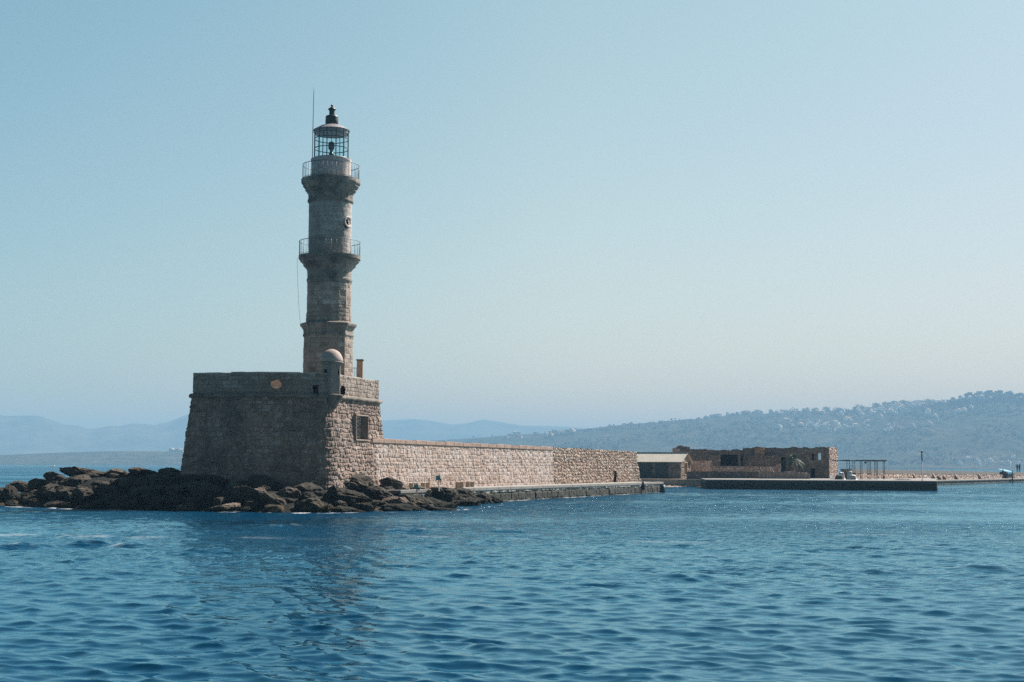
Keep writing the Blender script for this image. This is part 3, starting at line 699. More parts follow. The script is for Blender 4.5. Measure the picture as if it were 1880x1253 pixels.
# tan blocks along the foot of the wall
k = 0
for px, lb in ((756, 'tan square block on the quay, leftmost, at the sea wall foot'), (765, 'tan square block half hidden by the short lamp on the quay'), (778, 'tan square block just left of the tall floodlight, left of its pair'), (786, 'tan square block nearest the tall floodlight on its left side'),
               (841, 'tan square block right of the tall floodlight, left of its pair'), (848.5, 'tan square block right of the tall floodlight, second of its pair'), (860, 'tan square block third to the right of the floodlight'), (868, 'tan square block furthest right along the sea wall foot')):
    best = min(np.linspace(0, 40, 600), key=lambda q: abs(proj(np.array((*(WB0 + wd * q + wn * .5), QZ)))[0] - px))
    c = WB0 + wd * best + wn * .45; mb = MB(); s = .105 + .004 * (k % 3)
    mb.box(-s, s, -s, s, 0, .34); mb.box(-s - .02, s + .02, -s - .02, s + .02, .34, .385)
    mb.v = [(v[0] * 1.35, v[1] * 1.1, v[2]) for v in mb.v]
    o = mb.build('stone_block', M['tanstone'], bevel=.012); o.location = (c[0], c[1], QZ - .014); o.rotation_euler = (0, 0, .1 - .05 * (k % 3))
    tag(o, lb, 'block', 'tan blocks along the sea wall'); k += 1
def floodlight(px, D, ztop, label):
    c = PX(px, D); t = thing('floodlight', (c[0], c[1], QZ - .012), label, 'floodlight', 'floodlights on the quay')
    x, y = c; mb = MB(); mb.lathe((x, y), [(.09, QZ - .012), (.09, QZ + .015), (.03, QZ + .03), (.028, ztop - .2)], 10); mb.build('post', M['iron'], t)
    mb = MB(); mb.frame((x - .15, y - .13, ztop - .30), (.26, .05, .06), (-.04, .2, .0), (-.02, 0, .27)); mb.build('housing', M['flood'], t, bevel=.02)
    mb = MB(); mb.tube([(x - .15, y, ztop - .1), (x - .16, y, ztop - .26), (x + .02, y, ztop - .31), (x + .14, y, ztop - .22)], .018, 6); mb.build('bracket', M['iron'], t)
    mb = MB(); mb.box(x + .08, x + .16, y - .06, y + .06, ztop - .36, ztop - .2); mb.build('ballast_box', M['vent'], t, bevel=.01)
floodlight(806, 86.5, QZ + .95, 'tall grey-blue floodlight on a post at the quay edge')
floodlight(766, 86.0, QZ + .42, 'short floodlight on a stub post near the left blocks on the quay')

# ================================================================== bastion
ZC, ZP, ZB = 6.72, 8.08, .6
cL, cM, cC, cR = G(352, 727, ZC)[:2], G(470, 725.6, ZC)[:2], G(600, 727, ZC)[:2], G(697, 738.5, ZC)[:2]
BC = (0.0, 0.0)
u_r = (cR - cC) / np.linalg.norm(cR - cC)
back = 9.0
cBR = cR + np.array((-9.0, 3.0)); cBL = cL + np.array((1.2, 9.5))
cC1 = cC + (cL - cC) / np.linalg.norm(cL - cC) * .75; cC2 = cC + u_r * .75
cCm = [(1 - f) ** 2 * cC1 + 2 * f * (1 - f) * cC + f * f * cC2 for f in (.25, .5, .75)]
plan = [cL, cM, cC1, *cCm, cC2, cR, cBR, cBL]              # counter-clockwise seen from above
bat = .1
low = inset(plan, -(ZC - ZB) * bat)
bastion = thing('bastion', (float(cC[0]) - 3, float(cC[1]) + 4, ZB), 'squat battered stone bastion under the lighthouse, one side in deep shade', 'bastion')
def niche_hole(p):
    x, y = proj(p); return (x > 652.5) & (x < 672.5) & (y > 765) & (y < 806) & (p[..., 0] > cC[0])
Pg, U, V = path_grid(low, plan, ZB, ZC, .06, True)
# coarser dressed blocks near the edges, rubble courses elsewhere
stone_sheet('lower_wall', M['bastion'], bastion, Pg, U, V, hole=niche_hole, row_h=.26, bw=.33, depth=.06, rough=.075, seed=14, jw=.045, wob=.13)
ppl = inset(plan, .05)
def par_hole(p, grow=1.0):
    x, y = proj(p); fr = p[..., 1] < cBR[1] - 2.5
    a = ((x - 507) / 9.2) ** 2 + ((y - 705.5) / 7.8) ** 2 < grow
    b = (np.abs(x - 579.5) < 4.6) & (y > 708.5) & (y < 724.5)
    c = (np.abs(x - 629.5) < 4.2) & (y > 709 + ((x - 629.5) / 4.2) ** 2 * 5) & (y < 725)
    return (a | b | c) & fr
top_z_list = ZP
Pg, U, V = path_grid(ppl, ppl, ZC + .02, top_z_list, .045, True)
pin = inset(ppl, .5)
stone_sheet('parapet', M['parapet'], bastion, Pg, U, V, hole=par_hole, row_h=.25, bw=.42, depth=.03, rough=.03, seed=15, jw=.03, wob=.05)
Pg2, U2, V2 = path_grid(pin, pin, ZC + .02, ZP, .09, True)
def par_hole_in(p):                                       # the same openings on the inner face, along the line square to the wall
    q = p.copy(); c = np.array((cC[0] - 3, cC[1] + 4)); out_ = []
    d = np.array(plan); res = np.zeros(p.shape[:2], bool)
    nrm = np.gradient(p, axis=0); nx = nrm[..., 1]; ny = -nrm[..., 0]; l = np.hypot(nx, ny) + 1e-9
    q[..., 0] += nx / l * .5; q[..., 1] += ny / l * .5
    return par_hole(q, 2.2)
stone_sheet('parapet_inner_face', M['parapet'], bastion, Pg2, U2, V2, hole=par_hole_in, row_h=.27, bw=.55, depth=.02, rough=.01, seed=16, flip=True)
n = len(ppl); mb = MB()
for i in range(n):
    a, b_, c, d = ppl[i], ppl[(i + 1) % n], pin[(i + 1) % n], pin[i]
    Ls = np.linalg.norm(b_ - a); m = max(1, int(Ls / .75))
    for k in range(m):
        f0, f1 = k / m, (k + 1) / m; h = .05 + .022 * ((k * 13 + i * 5) % 4) / 3
        if (k * 7 + i) % 11 == 3: h = .02
        q = [a + (b_ - a) * f0, a + (b_ - a) * f1, d + (c - d) * f1, d + (c - d) * f0]
        mb.prism(q, ZP - .03, ZP - .02 + h)
mb.build('coping', M['parapet_cap'] if 'parapet_cap' in M else plain('parapet coping', (.36, .31, .27), .9, .25, 1.5, .02), bastion)
mb = MB(); mb.prism(pin, ZC - .4, ZC + .3); mb.build('terrace_floor', M['paving'], bastion)
# reveals of the openings
def front_pt(px, py, plan_=ppl):                          # where a picture ray meets the outer parapet face
    d = ray(px, py); best = None
    for i in range(8):
        a, b_ = plan_[i], plan_[(i + 1) % len(plan_)]
        A = np.array([[d[0], -(b_ - a)[0]], [d[1], -(b_ - a)[1]]]); t, s = np.linalg.solve(A, a)
        if -.01 <= s <= 1.01 and (best is None or t < best[0]): best = (t, (b_ - a) / np.linalg.norm(b_ - a))
    return np.array((0, 0, CAM_H)) + d * best[0], best[1]
c, e = front_pt(507, 705.5); inw = np.array((-e[1], e[0])); mb = MB()
N_ = 28; ring = []
for dpt in (-.01, .5):
    for k in range(N_):
        a = 2 * math.pi * k / N_
        ring.append((c[0] + e[0] * .325 * math.cos(a) + inw[0] * dpt, c[1] + e[1] * .325 * math.cos(a) + inw[1] * dpt, c[2] + .275 * math.sin(a)))
mb.add(ring, [(k, N_ + k, N_ + (k + 1) % N_, (k + 1) % N_) for k in range(N_)], 0, True)
mb.build('round_opening', M['parapet'], bastion)
mb = MB()                                                 # made-up ramp of orange stone, tilted to catch sun behind the round opening
for kk, (s0, zz0) in enumerate(((.62, -.5), (.92, -.2), (1.22, .05), (1.52, .15))):
    b0 = c[:2] + inw * s0
    mb.add([(*(b0 - e * .9), c[2] + zz0), (*(b0 + e * .9), c[2] + zz0 - .05 * (kk % 2)), (*(b0 + e * .9 + inw * .34), c[2] + zz0 + .42), (*(b0 - e * .9 + inw * .34), c[2] + zz0 + .40 + .04 * (kk % 2))], [(0, 1, 2, 3)])
mb.add([(*(c[:2] + inw * .75 - e * .9), c[2] - .9), (*(c[:2] + inw * .75 + e * .9), c[2] - .9), (*(c[:2] + inw * 2 + e * .9), c[2] + .5), (*(c[:2] + inw * 2 - e * .9), c[2] + .48)], [(0, 1, 2, 3)])
mb.build('sun_ramp', M['terracotta'], bastion)
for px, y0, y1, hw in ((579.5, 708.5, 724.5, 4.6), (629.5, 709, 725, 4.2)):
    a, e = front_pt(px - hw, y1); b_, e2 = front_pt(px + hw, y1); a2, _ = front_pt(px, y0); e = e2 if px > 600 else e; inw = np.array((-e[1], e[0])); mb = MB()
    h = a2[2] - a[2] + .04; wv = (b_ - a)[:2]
    mb.frame((*(a[:2] + inw * .46 - wv * .1), a[2] - .05), (*(wv * 1.2), 0), (*(inw * .05), 0), (0, 0, h + .1)); mb.build('embrasure_shade', M['dark'], bastion)  # near-black panel paints the shade inside the opening
# string course round the bastion
mb = MB()
rp = inset(plan, -.06); pts = [np.array((*q, ZC)) for q in rp]
path = []
for i in range(len(pts)):
    a, b_ = pts[i], pts[(i + 1) % len(pts)]; m = max(1, int(np.linalg.norm(b_ - a) / .5))
    path += [a + (b_ - a) * k / m for k in range(m)]
path.append(path[0]); path = [q + np.array((0, 0, .025 * math.sin(i * 2.3))) for i, q in enumerate(path)]
mb.tube(path, [.13 + .012 * math.sin(i * 1.7) for i in range(len(path))], 10, cap=False)
mb.build('string_course', M['cornice'], bastion)
# framed niche in the sunlit face
def wall_pt(px, py):                                      # point on the battered right face
    d = ray(px, py); a0, b0 = np.array((*low[6], ZB)), np.array((*low[7], ZB)); a1 = np.array((*plan[6], ZC))
    nn = np.cross(b0 - a0, a1 - a0); t = np.dot(a0 - np.array((0, 0, CAM_H)), nn) / np.dot(d, nn)
    return np.array((0, 0, CAM_H)) + d * t, nn / np.linalg.norm(nn)
q00, nn = wall_pt(652, 807); q10, _ = wall_pt(673, 807.5); q01, _ = wall_pt(652, 764); q11, _ = wall_pt(673, 765)
if nn[0] < 0: nn = -nn
uu = (q10 - q00); uu[2] = 0; wN = np.linalg.norm(uu); uu /= wN; vv = np.array((0, 0, 1.0)); hN = q01[2] - q00[2]; nh = np.array((uu[1], -uu[0], 0))
niche = link('niche', None, bastion) if False else None
mb = MB(); fo = .10
def bar(o, u_, v_): mb.frame(o - nh * .45, u_, v_, nh * (.45 + fo))
o = q00 - uu * .08 - vv * .08
tb = (ZC - ZB) * 0
bar(o, uu * .08, vv * (hN + .16)); bar(o + uu * (wN + .08), uu * .08, vv * (hN + .16))
bar(o + uu * .08, uu * wN, vv * .08); bar(o + uu * .08 + vv * (hN + .08), uu * wN, vv * .08)
nf = mb.build('niche_frame', M['ruinpale_plain'] if 'ruinpale_plain' in M else plain('niche frame stone', (.22, .165, .13), .9, .25, 2, .02), bastion, bevel=.02)
nu_, nv_ = 40, 60
uu_g = np.linspace(0, wN, nu_)[:, None]; vv_g = np.linspace(0, hN, nv_)[None]
Pg = q00[None, None] + uu_g[..., None] * uu + vv_g[..., None] * vv - nh * .40
stone_sheet('niche_back', M['ruinpale'], nf, Pg, np.repeat(uu_g, nv_, 1), np.repeat(vv_g, nu_, 0), row_h=.28, bw=.5, depth=.08, rough=.05, seed=19)
# sentry turret on the corner
tc = G(605.5, 724, ZC + .12)[:2] + np.array((.02, .42)); s_ = tc[1] / F
tz = lambda y: zat(605.5, y, tc[1] - .3)
rb = 18.6 * s_; turret = None
mb = MB(); rot = R(-90 + 5)
def ringprof(n_, prof, rot_, name, mat, par, smooth=False, sp=None, **kw):
    pl = [(tc[0] + math.cos(rot_ + 2 * math.pi * k / n_), tc[1] + math.sin(rot_ + 2 * math.pi * k / n_)) for k in range(n_)]
    return pl
pl = [tc + rb * np.array((math.cos(rot + 2 * math.pi * k / 6), math.sin(rot + 2 * math.pi * k / 6))) for k in range(6)]
def t_hole(p):
    x, y = proj(p); fr = p[..., 1] < tc[1]
    return ((np.abs(x - 598) < 2.0) & (y > 679) & (y < 686) | (np.abs(x - 622) < 1.3) & (y > 682) & (y < 688)) & fr
Pg, U, V = path_grid(pl, pl, ZC + .06, tz(666), .035, True)
turret = stone_sheet('sentry_turret', M['render'], bastion, Pg, U, V, hole=t_hole, row_h=.45, bw=.6, depth=.008, rough=.012, seed=23, jw=.02)
mb.prism([tc + (rb - .14) * np.array((math.cos(rot + 2 * math.pi * k / 6), math.sin(rot + 2 * math.pi * k / 6))) for k in range(6)], ZC + .2, tz(668)); mb.build('turret_interior', M['dark'], turret)  # near-black core paints the shade seen through the turret windows
mb = MB(); rd = 21.2 * s_; zb = tz(664)
mb.lathe(tc, [(rb - .02, tz(668)), (rd + .02, tz(667)), (rd + .035, tz(665.5)), (rd + .02, tz(664.2)), (rd - .01, zb)], 40, cap=False); mb.build('turret_ledge', M['render'], turret)
mb = MB(); hd = tz(640.5) - zb
mb.lathe(tc, [(rd * math.cos(a) * (1 + .006 * math.sin(9 * a)), zb + hd * math.sin(a)) for a in np.linspace(0, math.pi / 2 - .02, 16)], 40); mb.build('dome', M['render_dome'] if 'render_dome' in M else plain('smooth dome plaster', (.31, .245, .21), .85, .1, 2.5, .008), turret)
mb = MB(); mb.lathe(tc, [(rb * .5, ZC - .75), (rb * .85, ZC - .3), (rb + .08, ZC - .02), (rb + .13, ZC + .02), (rb + .12, ZC + .1), (rb + .0, ZC + .13)], 32); mb.build('turret_corbel', M['cornice'], turret)

# gate pillar and handrail on the terrace
pc = PX(658.5, 92.2); zb = ZC + .3; mb = MB(); s_ = pc[1] / F
gp = thing('gate_pillar', (pc[0], pc[1], zb), 'square sunlit stone pillar with a flat cap behind the bastion parapet', 'pillar')
hw = 5.6 * s_; zt_ = zat(658.5, 663, pc[1])
mb.box(pc[0] - hw, pc[0] + hw, pc[1] - hw, pc[1] + hw, zb, zt_); mb.build('shaft', M['tanstone2'] if 'tanstone2' in M else plain('honey stone', (.27, .19, .135), .85, .2, 3, .02), gp, bevel=.02)
mb = MB(); mb.box(pc[0] - hw - .04, pc[0] + hw + .04, pc[1] - hw - .04, pc[1] + hw + .04, zt_, zt_ + .1); mb.build('cap', M['cornice'], gp, bevel=.02)
hr = thing('handrail', (pc[0] - .7, pc[1] - .1, zb), 'thin iron handrail between the lighthouse and the stone pillar', 'railing')
zr = zat(650, 676, pc[1]); x0 = PX(640, pc[1])[0]; x1 = pc[0] - hw
mb = MB(); mb.tube([(x0, pc[1], zr), (x1, pc[1], zr)], .018, 6); mb.build('rail', M['rail'], hr)
for k in range(4):
    x = x0 + (x1 - x0) * (k + .5) / 4; mb = MB(); mb.tube([(x, pc[1], zb), (x, pc[1], zr)], .012, 6); mb.build('baluster', M['rail'], hr)

# ================================================================== lighthouse
TD = 90.6; tp = PX(599.2, TD); ts = TD / F; tx, ty = tp
lh = thing('lighthouse', (tx, ty, ZC + .3), 'tall old stone lighthouse with two railed galleries and glazed lantern', 'lighthouse')
tzz = lambda y: zat(600 + (690 - y) * .0152, y, TD)
cdir = math.atan2(-ty, -tx)                                # angle from tower towards the camera
VA = lambda deg: cdir + R(deg)                             # deg to the right of the line of sight as seen in the picture
def poly(nv, r, vert_deg): return [np.array((tx + r * math.cos(VA(vert_deg) + 2 * math.pi * k / nv), ty + r * math.sin(VA(vert_deg) + 2 * math.pi * k / nv))) for k in range(nv)]
def shaft(name, nv, vdeg, r0, r1, y0, y1, mat, seed, sp=.05, **kw):
    f = 1 / math.cos(math.pi / nv) * .985 if nv < 20 else 1
    Pg, U, V = path_grid(poly(nv, r0 * ts * f, vdeg), poly(nv, r1 * ts * f, vdeg), tzz(y0), tzz(y1), sp, True)
    return stone_sheet(name, mat, lh, Pg, U, V, seed=seed, smooth=nv > 20, **kw)
shaft('octagonal_base', 8, 41.3, 42.6, 42.6, 700, 602, M['tower'], 41, row_h=.30, bw=.45, depth=.018, rough=.03, jw=.03)
shaft('middle_shaft', 16, 49, 40.9, 39.9, 602, 512, M['tower'], 42, row_h=.27, bw=.4, depth=.016, rough=.025, jw=.03)
shaft('middle_shaft_foot', 16, 49, 41.6, 41.3, 597, 576, M['tower'], 45, row_h=.3, bw=.6, depth=.02, rough=.02)
oc_ = 56.0
def oc_hole(p):
    x, y = proj(p); return (p[..., 1] < ty) & (((x - 635.3) / 3.7) ** 2 + ((y - 410.6) / 7.6) ** 2 < 1)
Pg, U, V = path_grid(poly(72, 39.4 * ts, 0), poly(72, 39.9 * ts, 0), tzz(472), tzz(368), .05, True)
stone_sheet('upper_shaft', M['towerup'], lh, Pg, U, V, hole=oc_hole, row_h=.30, bw=.62, depth=.012, rough=.014, seed=43, jw=.03, smooth=True)
def cornice(name, prof, seed, nseg=96, mat='cornice', nv=None, vdeg=0, spd=None):
    """turned moulding with worn edges; prof = (radius px, y px) from bottom to top"""
    pr = [(r * ts, tzz(y)) for r, y in prof]; V_ = []; T_ = []
    k_ = np.arange(nseg + 1); a = VA(vdeg) + 2 * math.pi * k_ / nseg
    if nv:
        sec = 2 * math.pi / nv; loc = (2 * math.pi * k_ / nseg) % sec - sec / 2; fac = 1 / np.cos(loc) * .99
    else: fac = np.ones(nseg + 1)
    Pg = np.array([[(tx + r * f * math.cos(q), ty + r * f * math.sin(q), z) for r, z in pr] for q, f in zip(a, fac)])
    wob = fbm(Pg * 2.2, 4, seed)[..., None] * .035; ctr = np.array((tx, ty, 0)); rad = Pg - ctr; rad[..., 2] = 0; rad /= np.linalg.norm(rad, axis=-1, keepdims=True)
    Pg = Pg + rad * wob; Pg[-1] = Pg[0]; tone = np.clip(.5 + .5 * fbm(Pg * 1.3, 3, seed + 2), 0, 1)
    me = mesh_np(name, Pg.reshape(-1, 3) - org(lh), grid_faces(nseg + 1, len(pr)), {'tone': tone, 'joint': tone * 0}, [M[mat]], False)
    return link(name, me, lh)
cornice('base_cornice', [(42.6, 620), (43.8, 617.5), (43.8, 615), (42.9, 614), (42.9, 607), (44, 606), (45.5, 602.5), (48, 600.5), (48.6, 598), (48.6, 596), (46, 594.5), (39, 592)], 51, 96, 'cornice', 8, 41.3)
cornice('lower_gallery', [(39.8, 522), (41.8, 517), (41.8, 514), (40.6, 512.5), (40.8, 498), (43, 494.5), (47, 491), (48.5, 489.5), (48.5, 486.5), (53, 483), (54.5, 481.5), (54.5, 478.5), (57, 477.5), (57.2, 471.5), (38, 470)], 52)
cornice('upper_gallery', [(39.6, 376), (41.2, 374), (42.6, 372), (42.6, 369.5), (41.4, 368.5), (41.4, 360), (43, 356.5), (45.5, 353), (46.8, 352), (46.8, 349), (50, 346), (51.2, 344.5), (51.2, 342), (54, 339), (54.6, 337), (54.6, 331.5), (36, 330)], 53)
cornice('lantern_drum', [(37, 332), (37, 300), (37.4, 297.5), (37.4, 294), (34, 293), (30, 293)], 54, 72, 'drum')if 'drum' in M else None
M['drum'] = masonry_mat('lantern drum plaster', [(0, (.36, .31, .29)), (1, (.46, .41, .39))], (.3, .26, .24), (.26, .2, .18), .5, 1.2, 5, .01)
cornice('lantern_drum', [(36.6, 333), (36.8, 325), (36.8, 312), (36.8, 300), (37.5, 297.5), (37.5, 294), (34, 293), (10, 292.6)], 54, 72, 'drum')
def railing(name, r, yb, yt, nb):
    zb, zt = tzz(yb), tzz(yt); rr = r * ts
    circ = [(tx + rr * math.cos(2 * math.pi * k / 72), ty + rr * math.sin(2 * math.pi * k / 72), zt) for k in range(73)]
    mb = MB(); mb.tube(circ, .022, 6, cap=False); o = mb.build(name, M['rail'], lh)
    mb = MB(); mb.tube([(q[0], q[1], zb + .07) for q in circ], .014, 5, cap=False); mb.build('bottom_rail', M['rail'], o)
    proto = None
    for k in range(nb):
        a = 2 * math.pi * k / nb; th = .017 if k % 4 == 0 else .010
        mb = MB(); x, y = tx + rr * math.cos(a), ty + rr * math.sin(a); mb.tube([(x, y, zb - .01), (x, y, zt)], th, 5); mb.build('baluster', M['rail'], o)
railing('upper_railing', 52.2, 331.5, 305, 40)
railing('lower_railing', 56.0, 471.5, 445, 36)
# round window
a = VA(oc_); rw = 39.6 * ts; zc = tzz(410.6); nd = np.array((math.cos(a), math.sin(a), 0)); tdv = np.array((-math.sin(a), math.cos(a), 0)); cc = np.array((tx, ty, zc)) + nd * rw
mb = MB(); ringp = [cc + nd * (.0 - .06 * math.cos(q) ** 2) + .315 * math.cos(q) * tdv + .31 * math.sin(q) * np.array((0, 0, 1)) for q in np.linspace(0, 2 * math.pi, 33)]
mb.tube(ringp, .075, 8, cap=False); rwn = mb.build('round_window', M['towerring'] if 'towerring' in M else plain('pale window ring', (.50, .42, .36), .85, .15, 4), lh)
mb = MB(); mb.add([cc - nd * .2 + .3 * math.cos(q) * tdv + .3 * math.sin(q) * np.array((0, 0, 1)) for q in np.linspace(0, 2 * math.pi, 25)[:-1]], [tuple(range(24))]); mb.build('pane', M['houseglass'], rwn)
# lantern: twelve panes between dark uprights
lt0, lt1 = tzz(293.4), tzz(241.5); rl = 32.6 * ts; npan = 12
lr = MB()
vd = 15.0
for k in range(npan):
    q = VA(vd) + 2 * math.pi * k / npan; p = np.array((tx + rl * math.cos(q), ty + rl * math.sin(q)))
    t2 = np.array((-math.sin(q), math.cos(q))); n2 = np.array((math.cos(q), math.sin(q)))
    lr.frame((*(p - t2 * .025 - n2 * .04), lt0 - .02), (*(t2 * .05), 0), (*(n2 * .055), 0), (0, 0, lt1 - lt0))
    q2 = VA(vd) + 2 * math.pi * (k + 1) / npan; p2 = np.array((tx + rl * math.cos(q2), ty + rl * math.sin(q2)))
    e = (p2 - p); le = np.linalg.norm(e); e /= le; nn2 = np.array((e[1], -e[0]))
    for fz in (.355, .70):
        z = lt0 + (lt1 - lt0) * fz; lr.frame((*(p + e * .026 - nn2 * .03), z), (*(e * (le - .052)), 0), (*(nn2 * .05), 0), (0, 0, .045))
    mid = (p + p2) / 2
    if k in (10, 11, 4, 5): lr.frame((*(mid - e * .018 - nn2 * .03), lt0), (*(e * .036), 0), (*(nn2 * .05), 0), (0, 0, (lt1 - lt0) * .99))
lroom = lr.build('lantern_room', M['frame'], lh)
for k in range(npan):
    mb = MB(); ps = []
    for kk in (k, k + 1):
        q = VA(vd) + 2 * math.pi * kk / npan; ps.append((tx + (rl - .035) * math.cos(q), ty + (rl - .035) * math.sin(q)))
    mb.add([(*ps[0], lt0), (*ps[1], lt0), (*ps[1], lt1), (*ps[0], lt1)], [(0, 1, 2, 3)]); mb.build('pane', M['glass'], lroom)
mb = MB(); mb.lathe((tx, ty), [(rl + .03, lt0 - .03), (rl + .045, lt0 + .0), (rl + .03, lt0 + .05), (rl - .05, lt0 + .05)], 24, VA(vd), cap=False); mb.build('sill_ring', M['frame'], lroom)
mb = MB(); mb.lathe((tx, ty), [(.16, lt0 - .01), (.16, lt0 + .4), (.1, lt0 + .45), (.1, lt0 + .62), (.19, lt0 + .68), (.21, lt0 + .9), (.19, lt0 + 1.1), (.1, lt0 + 1.16), (.04, lt0 + 1.2)], 16); mb.build('lamp', M['lampbody'] if 'lampbody' in M else plain('lamp body', (.06, .04, .045), .35, .3, 3), lh)
rf = MB(); rz0 = lt1
rf.lathe((tx, ty), [(rl - .02, rz0 - .20), (rl - .0, rz0 - .02), (rl + .05, rz0), (rl + .06, rz0 + .04), (rl - .1, rz0 + .13), (rl * .66, rz0 + .30), (13 * ts, rz0 + .40)], 24, VA(vd), 0, False)
roof = rf.build('lantern_roof', M['lead'], lh)
mb = MB(); mb.lathe((tx, ty), [(rl - .05, rz0 - .22), (rl - .05, rz0 - .03), (.1, rz0 + .1)], 24, VA(vd), cap=False); mb.build('ceiling', M['frame'], roof)
zz = tzz
vo = .0
mb = MB(); mb.lathe((tx, ty), [(10.6 * ts, zz(232.5)), (10.8 * ts, zz(229)), (12.2 * ts, zz(226.5)), (12.2 * ts, zz(222)), (11.6 * ts, zz(218)), (12 * ts, zz(215.5)), (11.4 * ts, zz(214)), (6 * ts, zz(212))], 16); mb.build('ventilator', M['vent'], roof)
mb = MB(); mb.lathe((tx, ty), [(5.6 * ts, zz(212.5)), (5.0 * ts, zz(209)), (5.2 * ts, zz(203.5)), (7.4 * ts, zz(202)), (7.6 * ts, zz(201)), (4.5 * ts, zz(198.5)), (1.5 * ts, zz(196.5))], 16); mb.build('ventilator_cap', M['vent'], roof)
mb = MB(); mb.lathe((tx, ty), [(1.3 * ts, zz(197)), (1.5 * ts, zz(196)), (2.5 * ts, zz(194.6)), (2.4 * ts, zz(193.6)), (1.2 * ts, zz(192.4)), (.6 * ts, zz(191.6)), (.3 * ts, zz(190))], 12); mb.build('finial', M['vent'], roof)
mb = MB(); a = VA(-92); rr = 34.8 * ts; px_r, py_r = tx + rr * math.cos(a), ty + rr * math.sin(a)
mb.tube([(px_r, py_r, zz(331)), (px_r, py_r, zz(245)), (px_r + .02, py_r, zz(172)), (px_r + .03, py_r, zz(156.5))], [.026, .026, .02, .008], 6)
mb.tube([(px_r - .02, py_r, zz(244)), (tx - rl * .98, ty, zz(244))], .02, 6); mb.build('lightning_rod', M['rail'], lh)
mb = MB(); g0 = P(545.6, 474, TD); g1 = P(551.5, 598, TD)
mb.tube([g0 + (g1 - g0) * f + np.array((.1 * math.sin(f * math.pi) * -.4, 0, 0)) for f in np.linspace(0, 1, 10)], .009, 5); mb.build('stay_cable', M['rail'], lh)

make_water()

# ================================================================== harbour side: pier, ruin, hut, breakwater
LZ = 1.02
def harbour_land():
    t = thing('inner_pier', (*PX(1500, 162), 0), 'low dark stone pier in front of the ruin', 'pier')
    A, B = PX(1296, 166.5), PX(1720, 160.6); Bb = PX(1718, 196); A2 = PX(1286, 181)
    bot = [A2, A, (A + B) / 2, B, Bb]
    Pg, U, V = path_grid(bot, bot, -.7, LZ, .14)
    stone_sheet('pier_side', M['darkquay'], t, Pg, U, V, row_h=.5, bw=1.4, depth=.06, rough=.05, seed=61)
    mb = MB(); ins = .06
    mb.prism([A2, A, B, Bb], LZ - .06, LZ + .08); mb.build('deck', M['paving2'], t)
    mb = MB(); mb.prism([PX(1150, 186), PX(1278, 182.0), PX(1717, 195.5), PX(1700, 235), PX(1150, 245)], -.6, LZ - .05); g = mb.build('stony_ground', M['earth'])
    tag(g, 'bare stony ground behind the pier and hut', 'ground', kind='structure')
harbour_land()
# rubble bank on the little cove
def rubble_bank():
    rg = np.random.RandomState(4); Vs = []; Fs = []; base = boulder_mesh('tmp', 200, M['ruinpale'], 2)
    bv = np.array([v.co[:] for v in base.vertices]); bf = np.array([p.vertices[:] for p in base.polygons]); bpy.data.meshes.remove(base); n = 0
    for k in range(420):
        px = rg.uniform(1160, 1300); f = rg.rand(); D = 181.5 + f * 7 - (px > 1270) * 0; z = -.1 + f * .85
        if px > 1268: z *= .8
        p = PX(px, D); s = rg.uniform(.12, .34); a = rg.uniform(0, 6.28); ca, sa = math.cos(a), math.sin(a)
        q = bv * np.array((s * 1.3, s, s * .7)); q = np.stack([q[:, 0] * ca - q[:, 1] * sa, q[:, 0] * sa + q[:, 1] * ca, q[:, 2]], -1) + np.array((p[0], p[1], z))
        Vs.append(q); Fs.append(bf + n); n += len(bv)
    V = np.vstack(Vs); c = np.array((*PX(1230, 184), 0))
    tone = np.repeat(rg.rand(420), len(bv))
    me = mesh_np('rubble_bank', V - c, np.vstack(Fs), {'tone': tone, 'joint': tone * 0}, [M['ruinpale']], False)
    tag(link('rubble_bank', me, None, c), 'bank of loose tan rubble at the foot of the stone hut', 'rubble', kind='stuff')
    mb = MB(); mb.prism([PX(1150, 180.9), PX(1296, 180.9), PX(1296, 190), PX(1150, 190)], [-.4, -.4, .8, .8][0], [-.05, -.05, .75, .75])
    tag(mb.build('shingle_slope', M['earth']), 'shingle slope under the rubble', 'ground', kind='structure')
rubble_bank()

